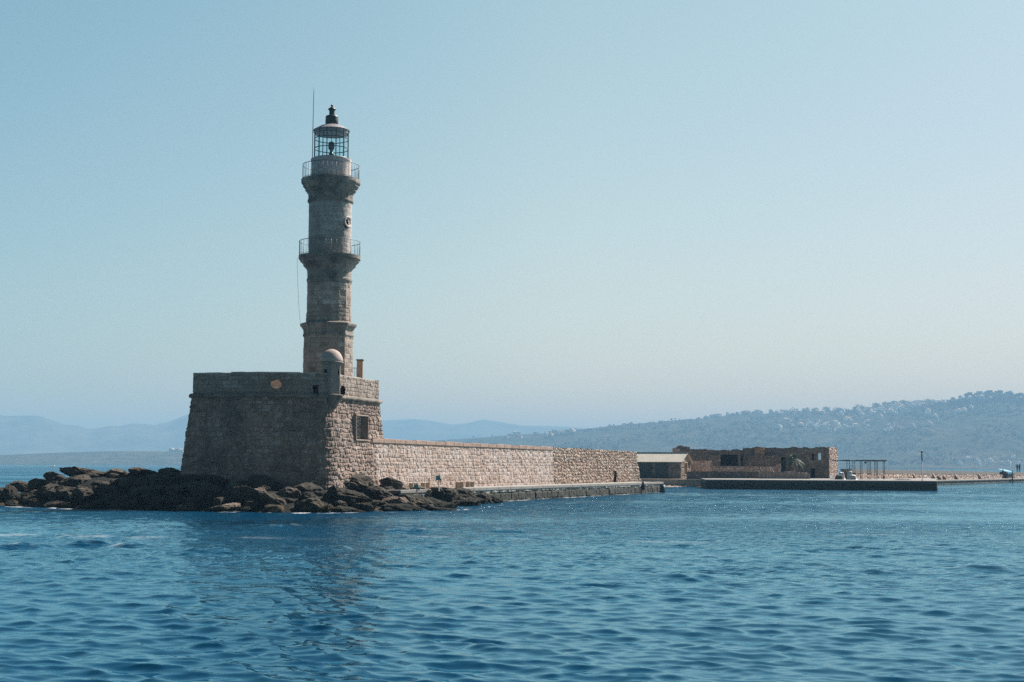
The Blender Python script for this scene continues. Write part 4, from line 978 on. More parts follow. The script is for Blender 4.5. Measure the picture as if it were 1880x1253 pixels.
def hut():
    c = PX(1250, 187.5); g = np.array((.438, .899)); l = np.array((-.899, .438)); W_, L_ = 4.0, 8.6
    t = thing('stone_hut', (*c, .5), 'small stone hut with pale sheet roof beyond the sea wall end', 'hut')
    ze = zat(1248, 847, 187.5); zr = zat(1258, 832, 189); corners = [c, c + g * W_, c + g * W_ + l * L_, c + l * L_]
    Pg, U, V = path_grid([corners[3], c, corners[1]], [corners[3], c, corners[1]], .3, ze, .11)
    def hole(p):
        x, y = proj(p); return (x > 1256.8) & (x < 1261.8) & (y > 850) & (y < 871.5)
    wall = stone_sheet('wall', M['ruin'], t, Pg, U, V, hole=hole, row_h=.3, bw=.55, depth=.06, rough=.05, seed=71)
    mb = MB(); mb.frame((*(corners[2]), .3), (*(corners[3] - corners[2]), 0), (*(g * -.25), 0), (0, 0, ze - .3)); mb.frame((*(corners[1] + l * .0), .3), (*(l * L_), 0), (*(-g * .25), 0), (0, 0, ze - .3)); mb.build('back_wall', M['ruinplain'], t)
    m1 = c + g * W_ / 2
    mb = MB()
    mb.add([(*c, ze - .05), (*corners[1], ze - .05), (*m1, zr - .12)], [(0, 1, 2)])
    gbl = mb.build('gable', M['ruinplain'], t)
    mb = MB(); ov = .25; n = 44
    for side in (0, 1):
        e0 = c - g * ov if side == 0 else corners[1] + g * ov; ez = ze - .1
        vs = []; 
        for k in range(n * 4 + 1):
            s = -.3 + (L_ + .5) * k / (n * 4); wv = .022 * math.sin(k * math.pi / 2)
            vs += [(*(e0 + l * s), ez + wv), (*(m1 + l * s), zr + wv)]
        mb.add(vs, [(2 * k, 2 * k + 2, 2 * k + 3, 2 * k + 1) if side else (2 * k, 2 * k + 1, 2 * k + 3, 2 * k + 2) for k in range(n * 4)], 0, False)
    rf = mb.build('roof', M['sheet'], t); sm = rf.modifiers.new('thick', 'SOLIDIFY'); sm.thickness = .06
    mb = MB(); mb.tube([(*(m1 - l * .3), zr + .03), (*(m1 + l * (L_ + .2)), zr + .03)], .07, 8); mb.build('ridge_cap', M['wood'], rf)
    fn = np.array((-g[0], -g[1]))
    for s0, s1, y0, y1 in ((1.75, 3.55, .75, 2.55), (4.05, 6.4, .7, 2.5)):
        mb = MB(); nb = 9
        for k in range(nb):
            a = c + l * (s0 + (s1 - s0) * k / nb + .01); mb.frame((*(a + fn * .02), .5 + y0 - .35), (*(l * ((s1 - s0) / nb - .02)), 0), (*(fn * .06), 0), (0, 0, y1 - y0 + .3))
        mb.frame((*(c + l * s0 + fn * .085), 1.55), (*(l * (s1 - s0)), 0), (*(fn * .05), 0), (0, 0, .12)); mb.build('shutter', M['wood'], t)
    p0 = [min(np.linspace(0, W_, 300), key=lambda q: abs(proj(np.array((*(c + g * q), 2)))[0] - X_)) for X_ in (1257, 1261.6)]
    z0, z1 = zat(1259, 871, 189), zat(1259, 850.5, 189); rn = np.array((g[1], -g[0])); mb = MB()
    a = c + g * p0[0] - rn * .3; mb.frame((*a, z0), (*(g * (p0[1] - p0[0])), 0), (*(-rn * .05), 0), (0, 0, z1 - z0)); wn_ = mb.build('window', M['houseglass'], t)
    mb = MB(); a = c + g * p0[0]
    mb.frame((*(a - g * .1 - rn * .28), z0 - .12), (*(g * (p0[1] - p0[0] + .2)), 0), (*(rn * .33), 0), (0, 0, .12)); mb.frame((*(a - g * .1 - rn * .28), z1), (*(g * (p0[1] - p0[0] + .2)), 0), (*(rn * .33), 0), (0, 0, .14))
    mb.frame((*(a - g * .1 - rn * .28), z0), (*(g * .1), 0), (*(rn * .32), 0), (0, 0, z1 - z0)); mb.frame((*(a + g * (p0[1] - p0[0]) - rn * .28), z0), (*(g * .1), 0), (*(rn * .32), 0), (0, 0, z1 - z0)); mb.build('window_frame', M['tanstone'], wn_)
hut()

def flat_wall(name, parent, mat, x0, x1, y0, y1, D, th=.6, holes=(), style='rubble', seed=1, cap=True, topy=None, sp=.11, row_h=.32, bw=.45, depth=.07, right_end=True):
    """wall seen square on: between picture columns x0, x1 and picture rows y0 (top), y1 (foot) at distance D, with real openings"""
    a, b = PX(x0, D), PX(x1, D); zt, zb = zat((x0 + x1) / 2, y0, D), zat((x0 + x1) / 2, y1, D)
    zt0 = zt if topy is None else [zat(x, y, D) for x, y in topy]
    xs = [x0, x1] if topy is None else [q[0] for q in topy]
    bot = [PX(x, D) for x in xs]; path = list(bot); zts = ([zt] * 2 if topy is None else list(zt0))
    bk = np.array((.0, th))
    if right_end: path.append(path[-1] + bk); zts.append(zts[-1])
    path.insert(0, path[0] + bk); zts.insert(0, zts[0])
    Pg, U, V = path_grid(path, path, zb, zts, sp)
    Pg[:, -1, 2] += (.28 if topy is not None else .08) * fbm(np.stack([U[:, -1] * 1.2, U[:, -1] * 0, U[:, -1] * 0 + seed], -1), 4, seed, .6)
    def hole(p):
        x, y = proj(p); r = np.zeros(p.shape[:2], bool)
        for (hx0, hx1, hy0, hy1) in holes: r |= (x > hx0) & (x < hx1) & (y > hy0) & (y < hy1) & (p[..., 1] < D + .1)
        return r
    ev = []; ef = []
    nrow = Pg.shape[0]
    tops = Pg[1:-1, -1]
    i0 = 0
    for q in range(len(xs)):                              # top and back faces
        p = bot[q]; ev += [(p[0], p[1] - .03, zts[1 + q] - .12), (p[0], p[1] + th, zts[1 + q] - .12), (p[0], p[1] + th, zb)]
    for q in range(len(xs) - 1):
        b0, b1 = 3 * q, 3 * q + 3; ef.append((b0, b1, b1 + 1, b0 + 1))
        if not holes: ef.append((b0 + 1, b1 + 1, b1 + 2, b0 + 2))
    o = stone_sheet(name, mat, parent, Pg, U, V, hole=hole if holes else None, extra=(ev, ef), row_h=row_h, bw=bw, depth=depth, rough=.06, seed=seed, style=style, loc=None if parent is not None else (bot[0][0], D, zb))
    if holes:
        for (hx0, hx1, hy0, hy1) in holes:                # reveals
            mb = MB()
            p0, p1 = PX(hx0, D), PX(hx1, D); z1, z0 = zat((hx0 + hx1) / 2, hy0, D), zat((hx0 + hx1) / 2, hy1, D)
            e = .12
            mb.box(p0[0] - e, p0[0], D + .03, D + th, z0 - e, z1 + e); mb.box(p1[0], p1[0] + e, D + .03, D + th, z0 - e, z1 + e)
            mb.box(p0[0], p1[0], D + .03, D + th, z1, z1 + e); mb.box(p0[0], p1[0], D + .03, D + th, z0 - e, z0)
            mb.build('reveal', M['ruinplain'], o)
    return o
def ruin():
    D = 197.0
    t = thing('ruined_building', (*PX(1400, D), LZ), 'long roofless stone ruin behind the pier with dark openings', 'ruin')
    flat_wall('wall', t, M['ruin'], 1366, 1522, 822.5, 882, D, .7, [(1490, 1497, 833, 845), (1502.8, 1509.5, 832.5, 844.5), (1488, 1498, 860, 882), (1434.5, 1444, 839, 868)], seed=81, topy=[(1366, 822), (1400, 822.5), (1440, 822), (1480, 822.6), (1522, 822.4)])
    flat_wall('wall', t, M['ruin'], 1250, 1366, 826, 884, D + .4, .7, [(1323, 1356, 835, 856), (1360.5, 1377, 835, 856)], seed=82, topy=[(1250, 826.5), (1310, 826), (1340, 826.3), (1366, 825.5)])
    # end wall on the right catching the sun, with a broken edge
    a = PX(1522, D); b = a + np.array((3.1, 8.5)); zt = zat(1525, 821, D)
    Pg, U, V = path_grid([a, (a + b) / 2, b], [a, (a + b) / 2, b], .6, [zt, zt + .1, zt - .2], .11)
    stone_sheet('end_wall', M['ruinpale'], t, Pg, U, V, row_h=.3, bw=.42, depth=.09, rough=.08, seed=83, style='rubble')
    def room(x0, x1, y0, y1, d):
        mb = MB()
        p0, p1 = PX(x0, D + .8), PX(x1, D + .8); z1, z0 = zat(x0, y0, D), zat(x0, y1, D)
        mb.box(p0[0], p1[0], D + d, D + d + .2, z0, z1); mb.box(p0[0] - .2, p0[0], D + 1.2, D + d, z0, z1); mb.box(p1[0], p1[0] + .2, D + 1.2, D + d, z0, z1); mb.box(p0[0] - .2, p1[0] + .2, D + 1.2, D + d + .2, z1, z1 + .15); mb.build('room', M['dark'], t)  # shade of the openings put into near-black room walls
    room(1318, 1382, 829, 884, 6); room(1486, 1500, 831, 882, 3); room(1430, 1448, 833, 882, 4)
    flat_wall('lit_recess_panel', t, M['ruinwarm'], 1386.5, 1403, 822.8, 836, D - .35, .3, seed=84)  # panel painted as a warmly lit recess
    flat_wall('lean_to_wall', t, M['ruin'], 1386, 1432, 836.5, 868, D - 1.2, .5, seed=85)
    flat_wall('wall_projection', t, M['ruin'], 1303, 1322, 836, 862, D - .9, .8, seed=86); flat_wall('wall_projection', t, M['ruin'], 1373, 1386, 837, 860, D - .9, .8, seed=87)
    tw = thing('chimney_block', (*PX(1250, D + 3), LZ), 'broken stone stack rising behind the hut roof', 'ruin')
    flat_wall('stack', tw, M['ruin'], 1240, 1267, 822, 880, D + 2.2, 2.0, seed=88, topy=[(1240, 823), (1245, 819.5), (1258, 819), (1267, 819.8)])
    flat_wall('pale_patch', tw, M['ruinpale'], 1236, 1249, 824, 880, D + 1.8, .35, seed=89)
M['ruinwarm'] = masonry_mat('warm lit recess stone', [(0, (.30, .17, .1)), (1, (.46, .28, .18))], (.2, .13, .1), (.25, .16, .1), .4, .6, 6, .03)  # warm light on a recess put into the stone colour
ruin()
for i, (nm, lb, m_, x0, x1, y0, y1, D, ty_) in enumerate((
  ('low_wall', 'low stepped stone wall with sunlit right end beside the hut', 'ruinpale', 1266, 1307, 846.5, 880, 193.5, None),
  ('low_wall', 'pinkish terrace wall under the dark openings of the ruin', 'ruinpale', 1305, 1420, 857, 880, 190, None),
  ('low_wall', 'sloping stair wall rising to the right at the ruin', 'ruinpale', 1413, 1434, 853, 880, 191, [(1413, 862), (1416, 860.5), (1431, 853), (1434, 852.5)]),
  ('low_wall', 'long dark retaining wall just behind the pier', 'ruin', 1262, 1398, 866, 882, 184, None),
  ('low_wall', 'lighter rubble wall with round right end on the pier', 'ruinpale', 1395, 1486, 866.5, 883, 181, [(1395, 867), (1470, 866.3), (1481, 868.5), (1486, 871)]))):
    tag(flat_wall(nm, None, M[m_], x0, x1, y0, y1, D, .7, seed=90 + i, topy=ty_), lb, 'wall', 'low walls round the ruin')
    p0, p1 = PX(x0, D), PX(x1, D)

def palm():
    c = PX(1455, 192); zb = LZ - .1; zt = zat(1457, 842, 192)
    t = thing('palm_tree', (*c, zb), 'ragged dark green palm against the ruin wall', 'palm tree')
    mb = MB(); n = 14; mb.tube([(c[0] + .25 * (k / n) ** 2, c[1], zb + (zt - zb) * k / n) for k in range(n + 1)], [.24 - .06 * k / n + .02 * (k % 2) for k in range(n + 1)], 10); mb.build('trunk', M['bark'], t)
    rg = random.Random(3); mb = MB(); top = np.array((c[0] + .25, c[1], zt))
    for k in range(34):
        az = rg.uniform(0, 6.283); el = rg.uniform(-.5, 1.35); L = rg.uniform(1.1, 1.75); d = np.array((math.cos(az), math.sin(az), 0)); side = np.array((-math.sin(az), math.cos(az), 0))
        pts = []
        for s in np.linspace(0, 1, 12):
            pts.append(top + d * L * s * math.cos(el) + np.array((0, 0, L * (s * math.sin(el) - .55 * s * s))))
        mb.tube(pts, [.03 * (1 - .8 * i / 11) for i in range(12)], 4, cap=False)
        for i in range(2, 12):
            w_ = .38 * math.sin(math.pi * min(1, (i / 12) * .9 + .12)) + .05; tg = pts[i] - pts[i - 1]
            for sg in (-1, 1):
                for jj in (0, .5):
                    b0 = pts[i - 1] + tg * jj; tip = b0 + side * sg * w_ + tg * 1.4 + np.array((0, 0, -.14 - rg.random() * .1)); mb.add([b0, b0 + tg * .4, tip], [(0, 1, 2)])
    mb.build('crown', M['palmleaf'], t)
palm()

def canopy():
    D = 178.0
    t = thing('canopy_frame', (*PX(1580, D), LZ + .08), 'bare dark metal canopy frame on thin posts at the pier', 'canopy')
    zb = LZ + .07; zt = zat(1580, 847.2, D)
    xw = lambda px, d=D: PX(px, d)[0]
    for (x0, x1, d, r) in ((1530, 1628, D, .055), (1554, 1626, D + 2.2, .045)):
        mb = MB(); mb.frame((xw(x0, d), d - .06, zt), (xw(x1, d) - xw(x0, d), 0, .0), (0, .12, 0), (0, 0, r * 2)); mb.build('beam', M['iron'], t)
    for (x0, x1) in ((1579, 1597), (1601, 1627), (1554, 1560)):
        mb = MB(); mb.box(xw(x0), xw(x1), D - .3, D + 2.4, zt + .115, zt + .17); mb.build('roof_slat', M['iron'], t)
    for px, d in ((1555, D), (1559.5, D), (1566, D + 2.2), (1569.5, D + 2.2), (1579.5, D), (1582.5, D), (1592, D + 2.2), (1595.5, D), (1598.5, D + 1), (1606, D + 2.2), (1608.5, D), (1611, D + 2.2), (1621.5, D + 2.2), (1624, D)):
        mb = MB(); x = xw(px, d); mb.tube([(x, d, zb), (x, d, zt + .01)], .038, 6); mb.build('post', M['iron'], t)
    for y in (854.5, 859.3):
        mb = MB(); z = zat(1565, y, D); mb.tube([(xw(1559.5), D, z), (xw(1569), D + .0, z)], .025, 6); mb.build('rung', M['iron'], t)
    mb = MB(); mb.tube([(xw(1583), D, zat(1590, 854.5, D)), (xw(1595), D, zat(1590, 854.5, D))], .02, 6); mb.build('rung', M['iron'], t)
    mb = MB(); x = xw(1588.8); mb.lathe((x, D), [(.02, zt), (.03, zt - .06), (.13, zt - .12), (.13, zt - .25), (.05, zt - .3)], 10); mb.build('hanging_lamp', M['vent'], t)
canopy()

def light_mast():
    D = 166; c = PX(1693, D); z = lambda y: zat(1693, y, D)
    t = thing('light_mast', (*c, LZ + .08), 'slim mast with thick dark upper section on the pier', 'mast')
    mb = MB(); mb.lathe(c, [(.12, LZ + .08), (.12, LZ + .12), (.045, LZ + .16), (.04, z(847))], 8); mb.build('pole', M['mastgrey'], t)
    mb = MB(); mb.lathe(c, [(.05, z(847)), (.075, z(846.5)), (.075, z(834)), (.04, z(833))], 8); mb.build('upper_section', M['iron'], t)
    mb = MB(); mb.lathe(c, [(.04, z(833)), (.11, z(831.5)), (.11, z(829.2)), (.04, z(827.6))], 8); mb.build('lamp_head', M['vent'], t)
M['mastgrey'] = plain('grey mast paint', (.12, .14, .18), .5, .15, 2)
light_mast()

def far_breakwater():
    wdir = np.array((.534, .845)); wnm = np.array((.845, -.534)); o0 = np.array((68.0, 227.0))
    t = thing('far_breakwater', (*(o0), 0), 'long pinkish stepped breakwater wall stretching to the right edge', 'breakwater')
    s0, s1 = -40, 150; ln = lambda s, off: o0 + wdir * s - wnm * off; zt = lambda s: 2.12 - .0058 * s
    ks = list(np.linspace(s0, s1, 10)); qz = .66
    Pg, U, V = path_grid([ln(s, 0) for s in ks], [ln(s, .12) for s in ks], qz - .05, [zt(s) - .52 for s in ks], .16)
    stone_sheet('lower_face', M['ruinpale'], t, Pg, U, V, row_h=.5, bw=.5, depth=.06, rough=.08, seed=101, style='rubble')
    Pg, U, V = path_grid([ln(s, .6) for s in ks], [ln(s, .62) for s in ks], [zt(s) - .56 for s in ks], [zt(s) for s in ks], .16)
    stone_sheet('upper_face', M['ruinpale'], t, Pg, U, V, row_h=.4, bw=1.2, depth=.03, rough=.04, seed=102)
    ev = []; 
    mb = MB()
    for k in range(len(ks) - 1):
        a, b = ks[k], ks[k + 1]
        mb.prism([ln(a, .06), ln(b, .06), ln(b, .75), ln(a, .75)], [zt(a) - .56, zt(b) - .56, zt(b) - .56, zt(a) - .56], [zt(a) - .5, zt(b) - .5, zt(b) - .5, zt(a) - .5])
        mb.prism([ln(a, .58), ln(b, .58), ln(b, 2.2), ln(a, 2.2)], [0] * 4, [zt(a) - .0, zt(b) - .0, zt(b), zt(a)])
    mb.build('coping', M['paving2'], t)
    e = 3.0
    qa = [ln(s, -e) for s in (-22, 40, s1)]
    Pg, U, V = path_grid(qa, qa, -.6, qz - .1, .16); stone_sheet('quay_side', M['quay'], t, Pg, U, V, row_h=.5, bw=1.5, depth=.06, rough=.05, seed=103)
    mb = MB(); mb.prism([ln(-22, -e - .05), ln(s1, -e - .05), ln(s1, .5), ln(-22, .5)], qz - .14, qz); mb.build('quay_deck', M['paving2'], t)
    def s_at(px, off): return min(np.linspace(s0, s1, 900), key=lambda s: abs(proj(np.array((*ln(s, off), 1.2)))[0] - px))
    for px, h in ((1625, .62), (1680, .7), (1716, .7), (1726, .45), (1735, .45), (1757, .5), (1800, .6)):  # made-up fins in place of dark shaded niches
        s = s_at(px, -.3); mb = MB(); a = ln(s, .05)
        mb.prism([a, a - wnm * -.55 + wdir * .05, a + wnm * .0 + wdir * .45], qz - .01, [qz + h + .35, qz + .15, qz + h + .35]); mb.build('wall_projection', M['ruinplain'], t)
    # turquoise tarpaulin stall at the gap, and people behind the wall
    s = s_at(1849, 0); c = ln(s, -.35); k = thing('tarpaulin_shelter', (*c, qz), 'turquoise tarpaulin over a dark shelter on the far breakwater', 'shelter')
    L_ = 5.2; a = c - wdir * L_ / 2
    mb = MB(); mb.add([(*(a + wnm * .35), 1.95), (*(a + wdir * L_ + wnm * .35), 1.85), (*(a + wdir * L_ - wnm * 1.4), 2.32), (*(a - wnm * 1.4), 2.42), (*(a + wnm * .36 + wdir * .2), 1.55), (*(a + wdir * L_ * .9 + wnm * .36), 1.6)], [(0, 1, 2, 3), (4, 5, 1, 0)])
    tp_ = mb.build('tarpaulin', M['tealcloth'], k); sm = tp_.modifiers.new('thick', 'SOLIDIFY'); sm.thickness = .03
    mb = MB(); mb.frame((*(a + wdir * .3), qz), (*(wdir * (L_ - .6)), 0), (*(wnm * .15), 0), (0, 0, .95)); mb.build('recess_shade', M['wood'], k)  # dark board paints the shaded recess under the tarpaulin
    for f in (.02, .98):
        mb = MB(); q = a + wdir * L_ * f + wnm * .3; mb.tube([(*q, qz), (*q, 1.93)], .06, 6); mb.build('post', M['iron'], k)
    s = s_at(1858.5, -3.2); q = ln(s, -3.2); mb = MB(); mb.tube([(*q, -.2), (*q, 2.2)], .11, 8)
    o = mb.build('mooring_post', M['vent'], None, (q[0], q[1], 0)); tag(o, 'thick dark mooring post at the far quay edge by the turquoise shelter', 'post')
    def person(px, off, ht, label, top):
        s = s_at(px, off); q = ln(s, off); base = 2.0 if off > 1 else qz
        z0 = zt(s) - .02 - top
        joints = {'pel': (0, 0, .95), 'spine': (0, 0, 1.2), 'chest': (0, 0, 1.38), 'neck': (0, 0, 1.5), 'head': (0, -.02, 1.6), 'crown': (0, -.01, 1.72),
                  'kl': (.1, -.02, .5), 'fl': (.11, .02, .06), 'tl': (.12, -.14, .03), 'kr': (-.1, .02, .5), 'fr': (-.12, .08, .06), 'tr': (-.13, -.08, .03),
                  'sl': (.19, 0, 1.38), 'el': (.25, .03, 1.1), 'hl': (.24, -.06, .86), 'sr': (-.19, 0, 1.38), 'er': (-.25, .03, 1.1), 'hr': (-.23, -.07, .87), 'hipl': (.09, 0, .9), 'hipr': (-.09, 0, .9)}
        rad = {'pel': .13, 'spine': .12, 'chest': .14, 'neck': .055, 'head': .095, 'crown': .07, 'kl': .06, 'fl': .045, 'tl': .035, 'kr': .06, 'fr': .045, 'tr': .035, 'sl': .065, 'el': .045, 'hl': .035, 'sr': .065, 'er': .045, 'hr': .035, 'hipl': .09, 'hipr': .09}
        ed = [('pel', 'spine'), ('spine', 'chest'), ('chest', 'neck'), ('neck', 'head'), ('head', 'crown'), ('pel', 'hipl'), ('hipl', 'kl'), ('kl', 'fl'), ('fl', 'tl'), ('pel', 'hipr'), ('hipr', 'kr'), ('kr', 'fr'), ('fr', 'tr'), ('chest', 'sl'), ('sl', 'el'), ('el', 'hl'), ('chest', 'sr'), ('sr', 'er'), ('er', 'hr')]
        ks_ = list(joints); me = bpy.data.meshes.new('person'); sc = ht / 1.78
        me.from_pydata([tuple(v * sc for v in joints[k_]) for k_ in ks_], [(ks_.index(a_), ks_.index(b_)) for a_, b_ in ed], []); me.materials.append(M['navycloth'])
        o = link('person', me, None, (q[0], q[1], z0)); o.rotation_euler = (0, 0, .6)
        sk = o.modifiers.new('skin', 'SKIN')
        for i, k_ in enumerate(ks_): me.skin_vertices[0].data[i].radius = (rad[k_] * sc, rad[k_] * sc)
        me.skin_vertices[0].data[0].use_root = True
        o.modifiers.new('sub', 'SUBSURF').render_levels = 1
        tag(o, label, 'person', 'people on the far breakwater')
        mb = MB(); hz = 1.62 * sc; prof = [(.06 * sc, z0 + hz - .06), (.085 * sc, z0 + hz), (.08 * sc, z0 + hz + .07), (.02, z0 + hz + .11)]
    person(1841.8, -.6, 1.72, 'person in dark clothes standing at the left end of the turquoise shelter', 1.15)
    person(1868, 1.5, 1.68, 'person in dark clothes on the breakwater, left of the far right pair', .0)
    person(1872.3, 1.5, 1.78, 'person in dark clothes on the breakwater, furthest right', .0)
far_breakwater()

def pier_clutter():
    D = 172.0
    def tarp(px0, px1, y0, y1, d, name, label, cat, mat, seed):
        a, b = PX(px0, d)[0], PX(px1, d)[0]; z1 = zat((px0 + px1) / 2, y0, d); z0 = LZ + .07; V_ = []; nu, nv = 22, 16
        U, W = np.meshgrid(np.linspace(0, 1, nu), np.linspace(0, 1, nv), indexing='ij')
        env = np.minimum(1, np.minimum(U, 1 - U) * 3.5) * np.minimum(1, np.minimum(W, 1 - W) * 3.5); env = sstep(0, 1, env)
        Pg = np.stack([a + (b - a) * U, d + 1.4 * W, z0 + (z1 - z0) * env], -1); Pg[..., 2] += .10 * env * fbm(Pg * 2.2, 3, seed); Pg[..., 0] += .05 * fbm(Pg * 2 + 7, 2, seed)
        c = np.array(((a + b) / 2, d, z0)); me = mesh_np(name, Pg.reshape(-1, 3) - c, grid_faces(nu, nv), {}, [mat], True)
        tag(link(name, me, None, c), label, cat)
    tarp(1540.5, 1553, 867, 882, D + 4, 'covered_dinghy', 'white covered dinghy lying beside the ruin end', 'dinghy', M['white'], 1)
    tarp(1557, 1568, 865.5, 882, D + 2, 'tarped_stack', 'tall stack under a white sheet beneath the canopy', 'stack', M['white'], 2)
    tarp(1560, 1576, 872, 882, D, 'tarped_heap', 'low heap under a crumpled white sheet before the canopy', 'heap', M['white'], 3)
    tarp(1534, 1552, 872.5, 882, D + 1, 'net_heap', 'dark heap of nets beside the ruin corner', 'heap', M['nets'], 4)
    tarp(1640, 1682, 879.5, 884, D - 6, 'sand_heap', 'low pale heap of sand on the pier left of the mast', 'heap', M['paving2'], 5)
    x0, x1 = PX(1524, D)[0], PX(1532, D)[0]; z = LZ + .07; mb = MB()
    mb.add([(x0, D, z), (x1, D, z), (x1 - .12, D + .5, z + .52), (x0 + .02, D + .5, z + .62), (x0, D + .06, z), (x1, D + .06, z), (x1 - .12, D + .56, z + .52), (x0 + .02, D + .56, z + .62)], [(0, 1, 2, 3), (7, 6, 5, 4), (0, 4, 5, 1), (1, 5, 6, 2), (2, 6, 7, 3), (3, 7, 4, 0)])
    o = mb.build('leaning_board', M['white'], None, (x0, D, z)); tag(o, 'white board leaning at the ruin corner', 'board')
    mb = MB(); d = D + 3; x = PX(1553.5, d)[0]; mb.tube([(x, d, z), (x, d, zat(1553, 863, d))], .05, 6)
    o = mb.build('wooden_stake', M['bark'], None, (x, d, z)); tag(o, 'brown stake between the two white covered shapes', 'stake')
M['nets'] = plain('dark nets', (.08, .085, .08), .95, .5, 4, .03)
pier_clutter()

def motorboat():
    D = 1150.; c = PX(98, D); t = thing('motorboat', (c[0], c[1], 0), 'tiny white motorboat on the open sea at left', 'boat')
    prof = np.linspace(0, 1, 14); vs = []; L = 5.4
    for s in prof:
        hw = .9 * (1 - (2 * abs(s - .38)) ** 3 if s > .38 else 1 - .25 * (1 - s / .38)); hw = max(.04, hw); sh = .55 + .35 * s * s
        for (yy, zz) in ((-hw, sh), (-hw * .75, .05), (0, -.2), (hw * .75, .05), (hw, sh)): vs.append((c[0] + (s - .5) * -L, c[1] + yy, zz))
    mb = MB(); mb.add(vs, [(i * 5 + k, i * 5 + k + 1, i * 5 + 6 + k, i * 5 + 5 + k) for i in range(13) for k in range(4)] + [(i * 5, i * 5 + 5, i * 5 + 9, i * 5 + 4) for i in range(13)]); mb.build('hull', M['hullwhite'], t)
    mb = MB(); mb.frame((c[0] - .6, c[1] - .55, .6), (1.5, 0, 0), (0, 1.1, 0), (.25, 0, .55)); mb.build('cabin', M['hullwhite'], t, bevel=.05)
motorboat()

# ================================================================== far land
def ridge_land(name, prof, Dr, Df, mat, label, nx=300, ny=60, rough=1.0, zf=1.0, behind=1500, fine=.012, seed=1, shape=1.0, kind='structure'):
    """hill country whose skyline follows the photographed profile at distance Dr and slopes down to the shore at Df"""
    xs = np.linspace(prof[0][0], prof[-1][0], nx); ys = np.interp(xs, [p[0] for p in prof], [p[1] for p in prof])
    T = np.concatenate([np.linspace(0, 1, ny), 1 + np.linspace(0, 1, 14)[1:] ** 1.5])
    V = np.zeros((nx, len(T), 3))
    top = np.array([P(x, y, Dr)[2] for x, y in zip(xs, ys)]); hx = ((xs - CX) / F)
    for j, t in enumerate(T):
        if t <= 1:
            D = Df + (Dr - Df) * t; s = (sstep(0, 1, t) * .55 + t * .45) ** shape; z = zf + (top - zf) * s
        else: D = Dr + (t - 1) * behind; z = top * (1 - sstep(0, 1, t - 1)) - 5 * (t - 1)
        V[:, j] = np.stack([hx * D, np.full(nx, D), z], -1)
    env = np.sin(np.clip(T, 0, 1) * math.pi)[None] + .08
    n = fbm(V * np.array((fine, fine, 0)) * .4, 5, seed)
    V[..., 2] += n * env * rough * np.maximum(top, 3)[:, None] * .16
    me = mesh_np(name, V.reshape(-1, 3), grid_faces(nx, len(T)), {}, [mat], True)
    o = tag(link(name, me), label, 'hill', kind=kind)
    def surf(px, t):                                      # point on the land
        i = np.clip((px - xs[0]) / (xs[-1] - xs[0]) * (nx - 1), 0, nx - 1.001); j = np.clip(t, 0, .999) * (ny - 1)
        i0, j0 = int(i), int(j); a, b = i - i0, j - j0
        return V[i0, j0] * (1 - a) * (1 - b) + V[i0 + 1, j0] * a * (1 - b) + V[i0, j0 + 1] * (1 - a) * b + V[i0 + 1, j0 + 1] * a * b
    return surf
def hill_mat(name, cols, sc):
    m, t, b, N, L = newmat(name); v = coords(t)
    n = noise_node(t, sc, 9, .7, v, .5); n2 = noise_node(t, sc * 7, 6, .65, v)
    c = ramp_node(t, n, cols); c = mix_node(t, 1.0, c, ramp_node(t, n2, [(.35, (.55,) * 3), (.65, (1.4,) * 3)]), 'MULTIPLY')
    L(c, b.inputs['Base Color']); b.inputs['Roughness'].default_value = 1; b.inputs['Specular IOR Level'].default_value = 0; return m
M['hill'] = hill_mat('scrubby hillside', [(.3, (.025, .033, .026)), (.5, (.042, .048, .037)), (.65, (.07, .064, .052)), (.78, (.15, .12, .105))], .006)
M['mountain'] = hill_mat('bare mountain', [(.3, (.05, .06, .04)), (.6, (.10, .10, .075)), (.8, (.16, .14, .11))], .0012)
surf = ridge_land('hills', [(380, 852), (520, 838), (680, 820), (795, 809), (870, 805), (940, 799), (1000, 796), (1060, 790), (1100, 785), (1150, 779), (1200, 776), (1235, 772), (1300, 768), (1350, 761), (1400, 760), (1470, 756), (1550, 754), (1600, 748), (1660, 741), (1700, 741), (1750, 738), (1775, 732), (1830, 727), (1860, 731), (1880, 733), (1960, 738), (2150, 760), (2500, 800), (2900, 845)],
          3600, 2430, M['hill'], 'long scrubby hillside town slope across the bay', 420, 90, 1.0, .6, 1600, .008, 5)
surf2 = ridge_land('headland', [(-900, 848), (-500, 842), (-200, 840), (0, 836), (60, 833.5), (130, 831), (200, 829), (290, 829), (340, 830), (450, 833), (560, 840), (640, 850)], 2980, 2740, M['hill'], 'low dark headland along the horizon at left', 240, 24, .5, .6, 900, .01, 6)
def mount_prof(pts, seed):
    out_ = []
    for x in range(int(pts[0][0]), int(pts[-1][0]) + 1, 4):
        y = np.interp(x, [p[0] for p in pts], [p[1] for p in pts]); out_.append((x, y + .9 * float(fbm(np.array([[x * .05, seed, 0.]]), 3, seed)[0])))
    return out_
ridge_land('mountains', mount_prof([(-1200, 790), (-700, 760), (-300, 770), (-80, 758), (0, 762), (22, 764.5), (67, 763), (82, 767), (120, 780), (142, 781), (170, 788), (203, 782), (220, 783), (245, 777), (272, 779), (285, 781), (310, 775), (340, 764), (360, 758), (420, 755), (500, 764), (580, 776), (660, 800), (720, 845)], 3), 6580, 5640, M['mountain'], 'blue mountains fading behind the headland at left', 420, 30, .9, 1, 2500, .004, 7)
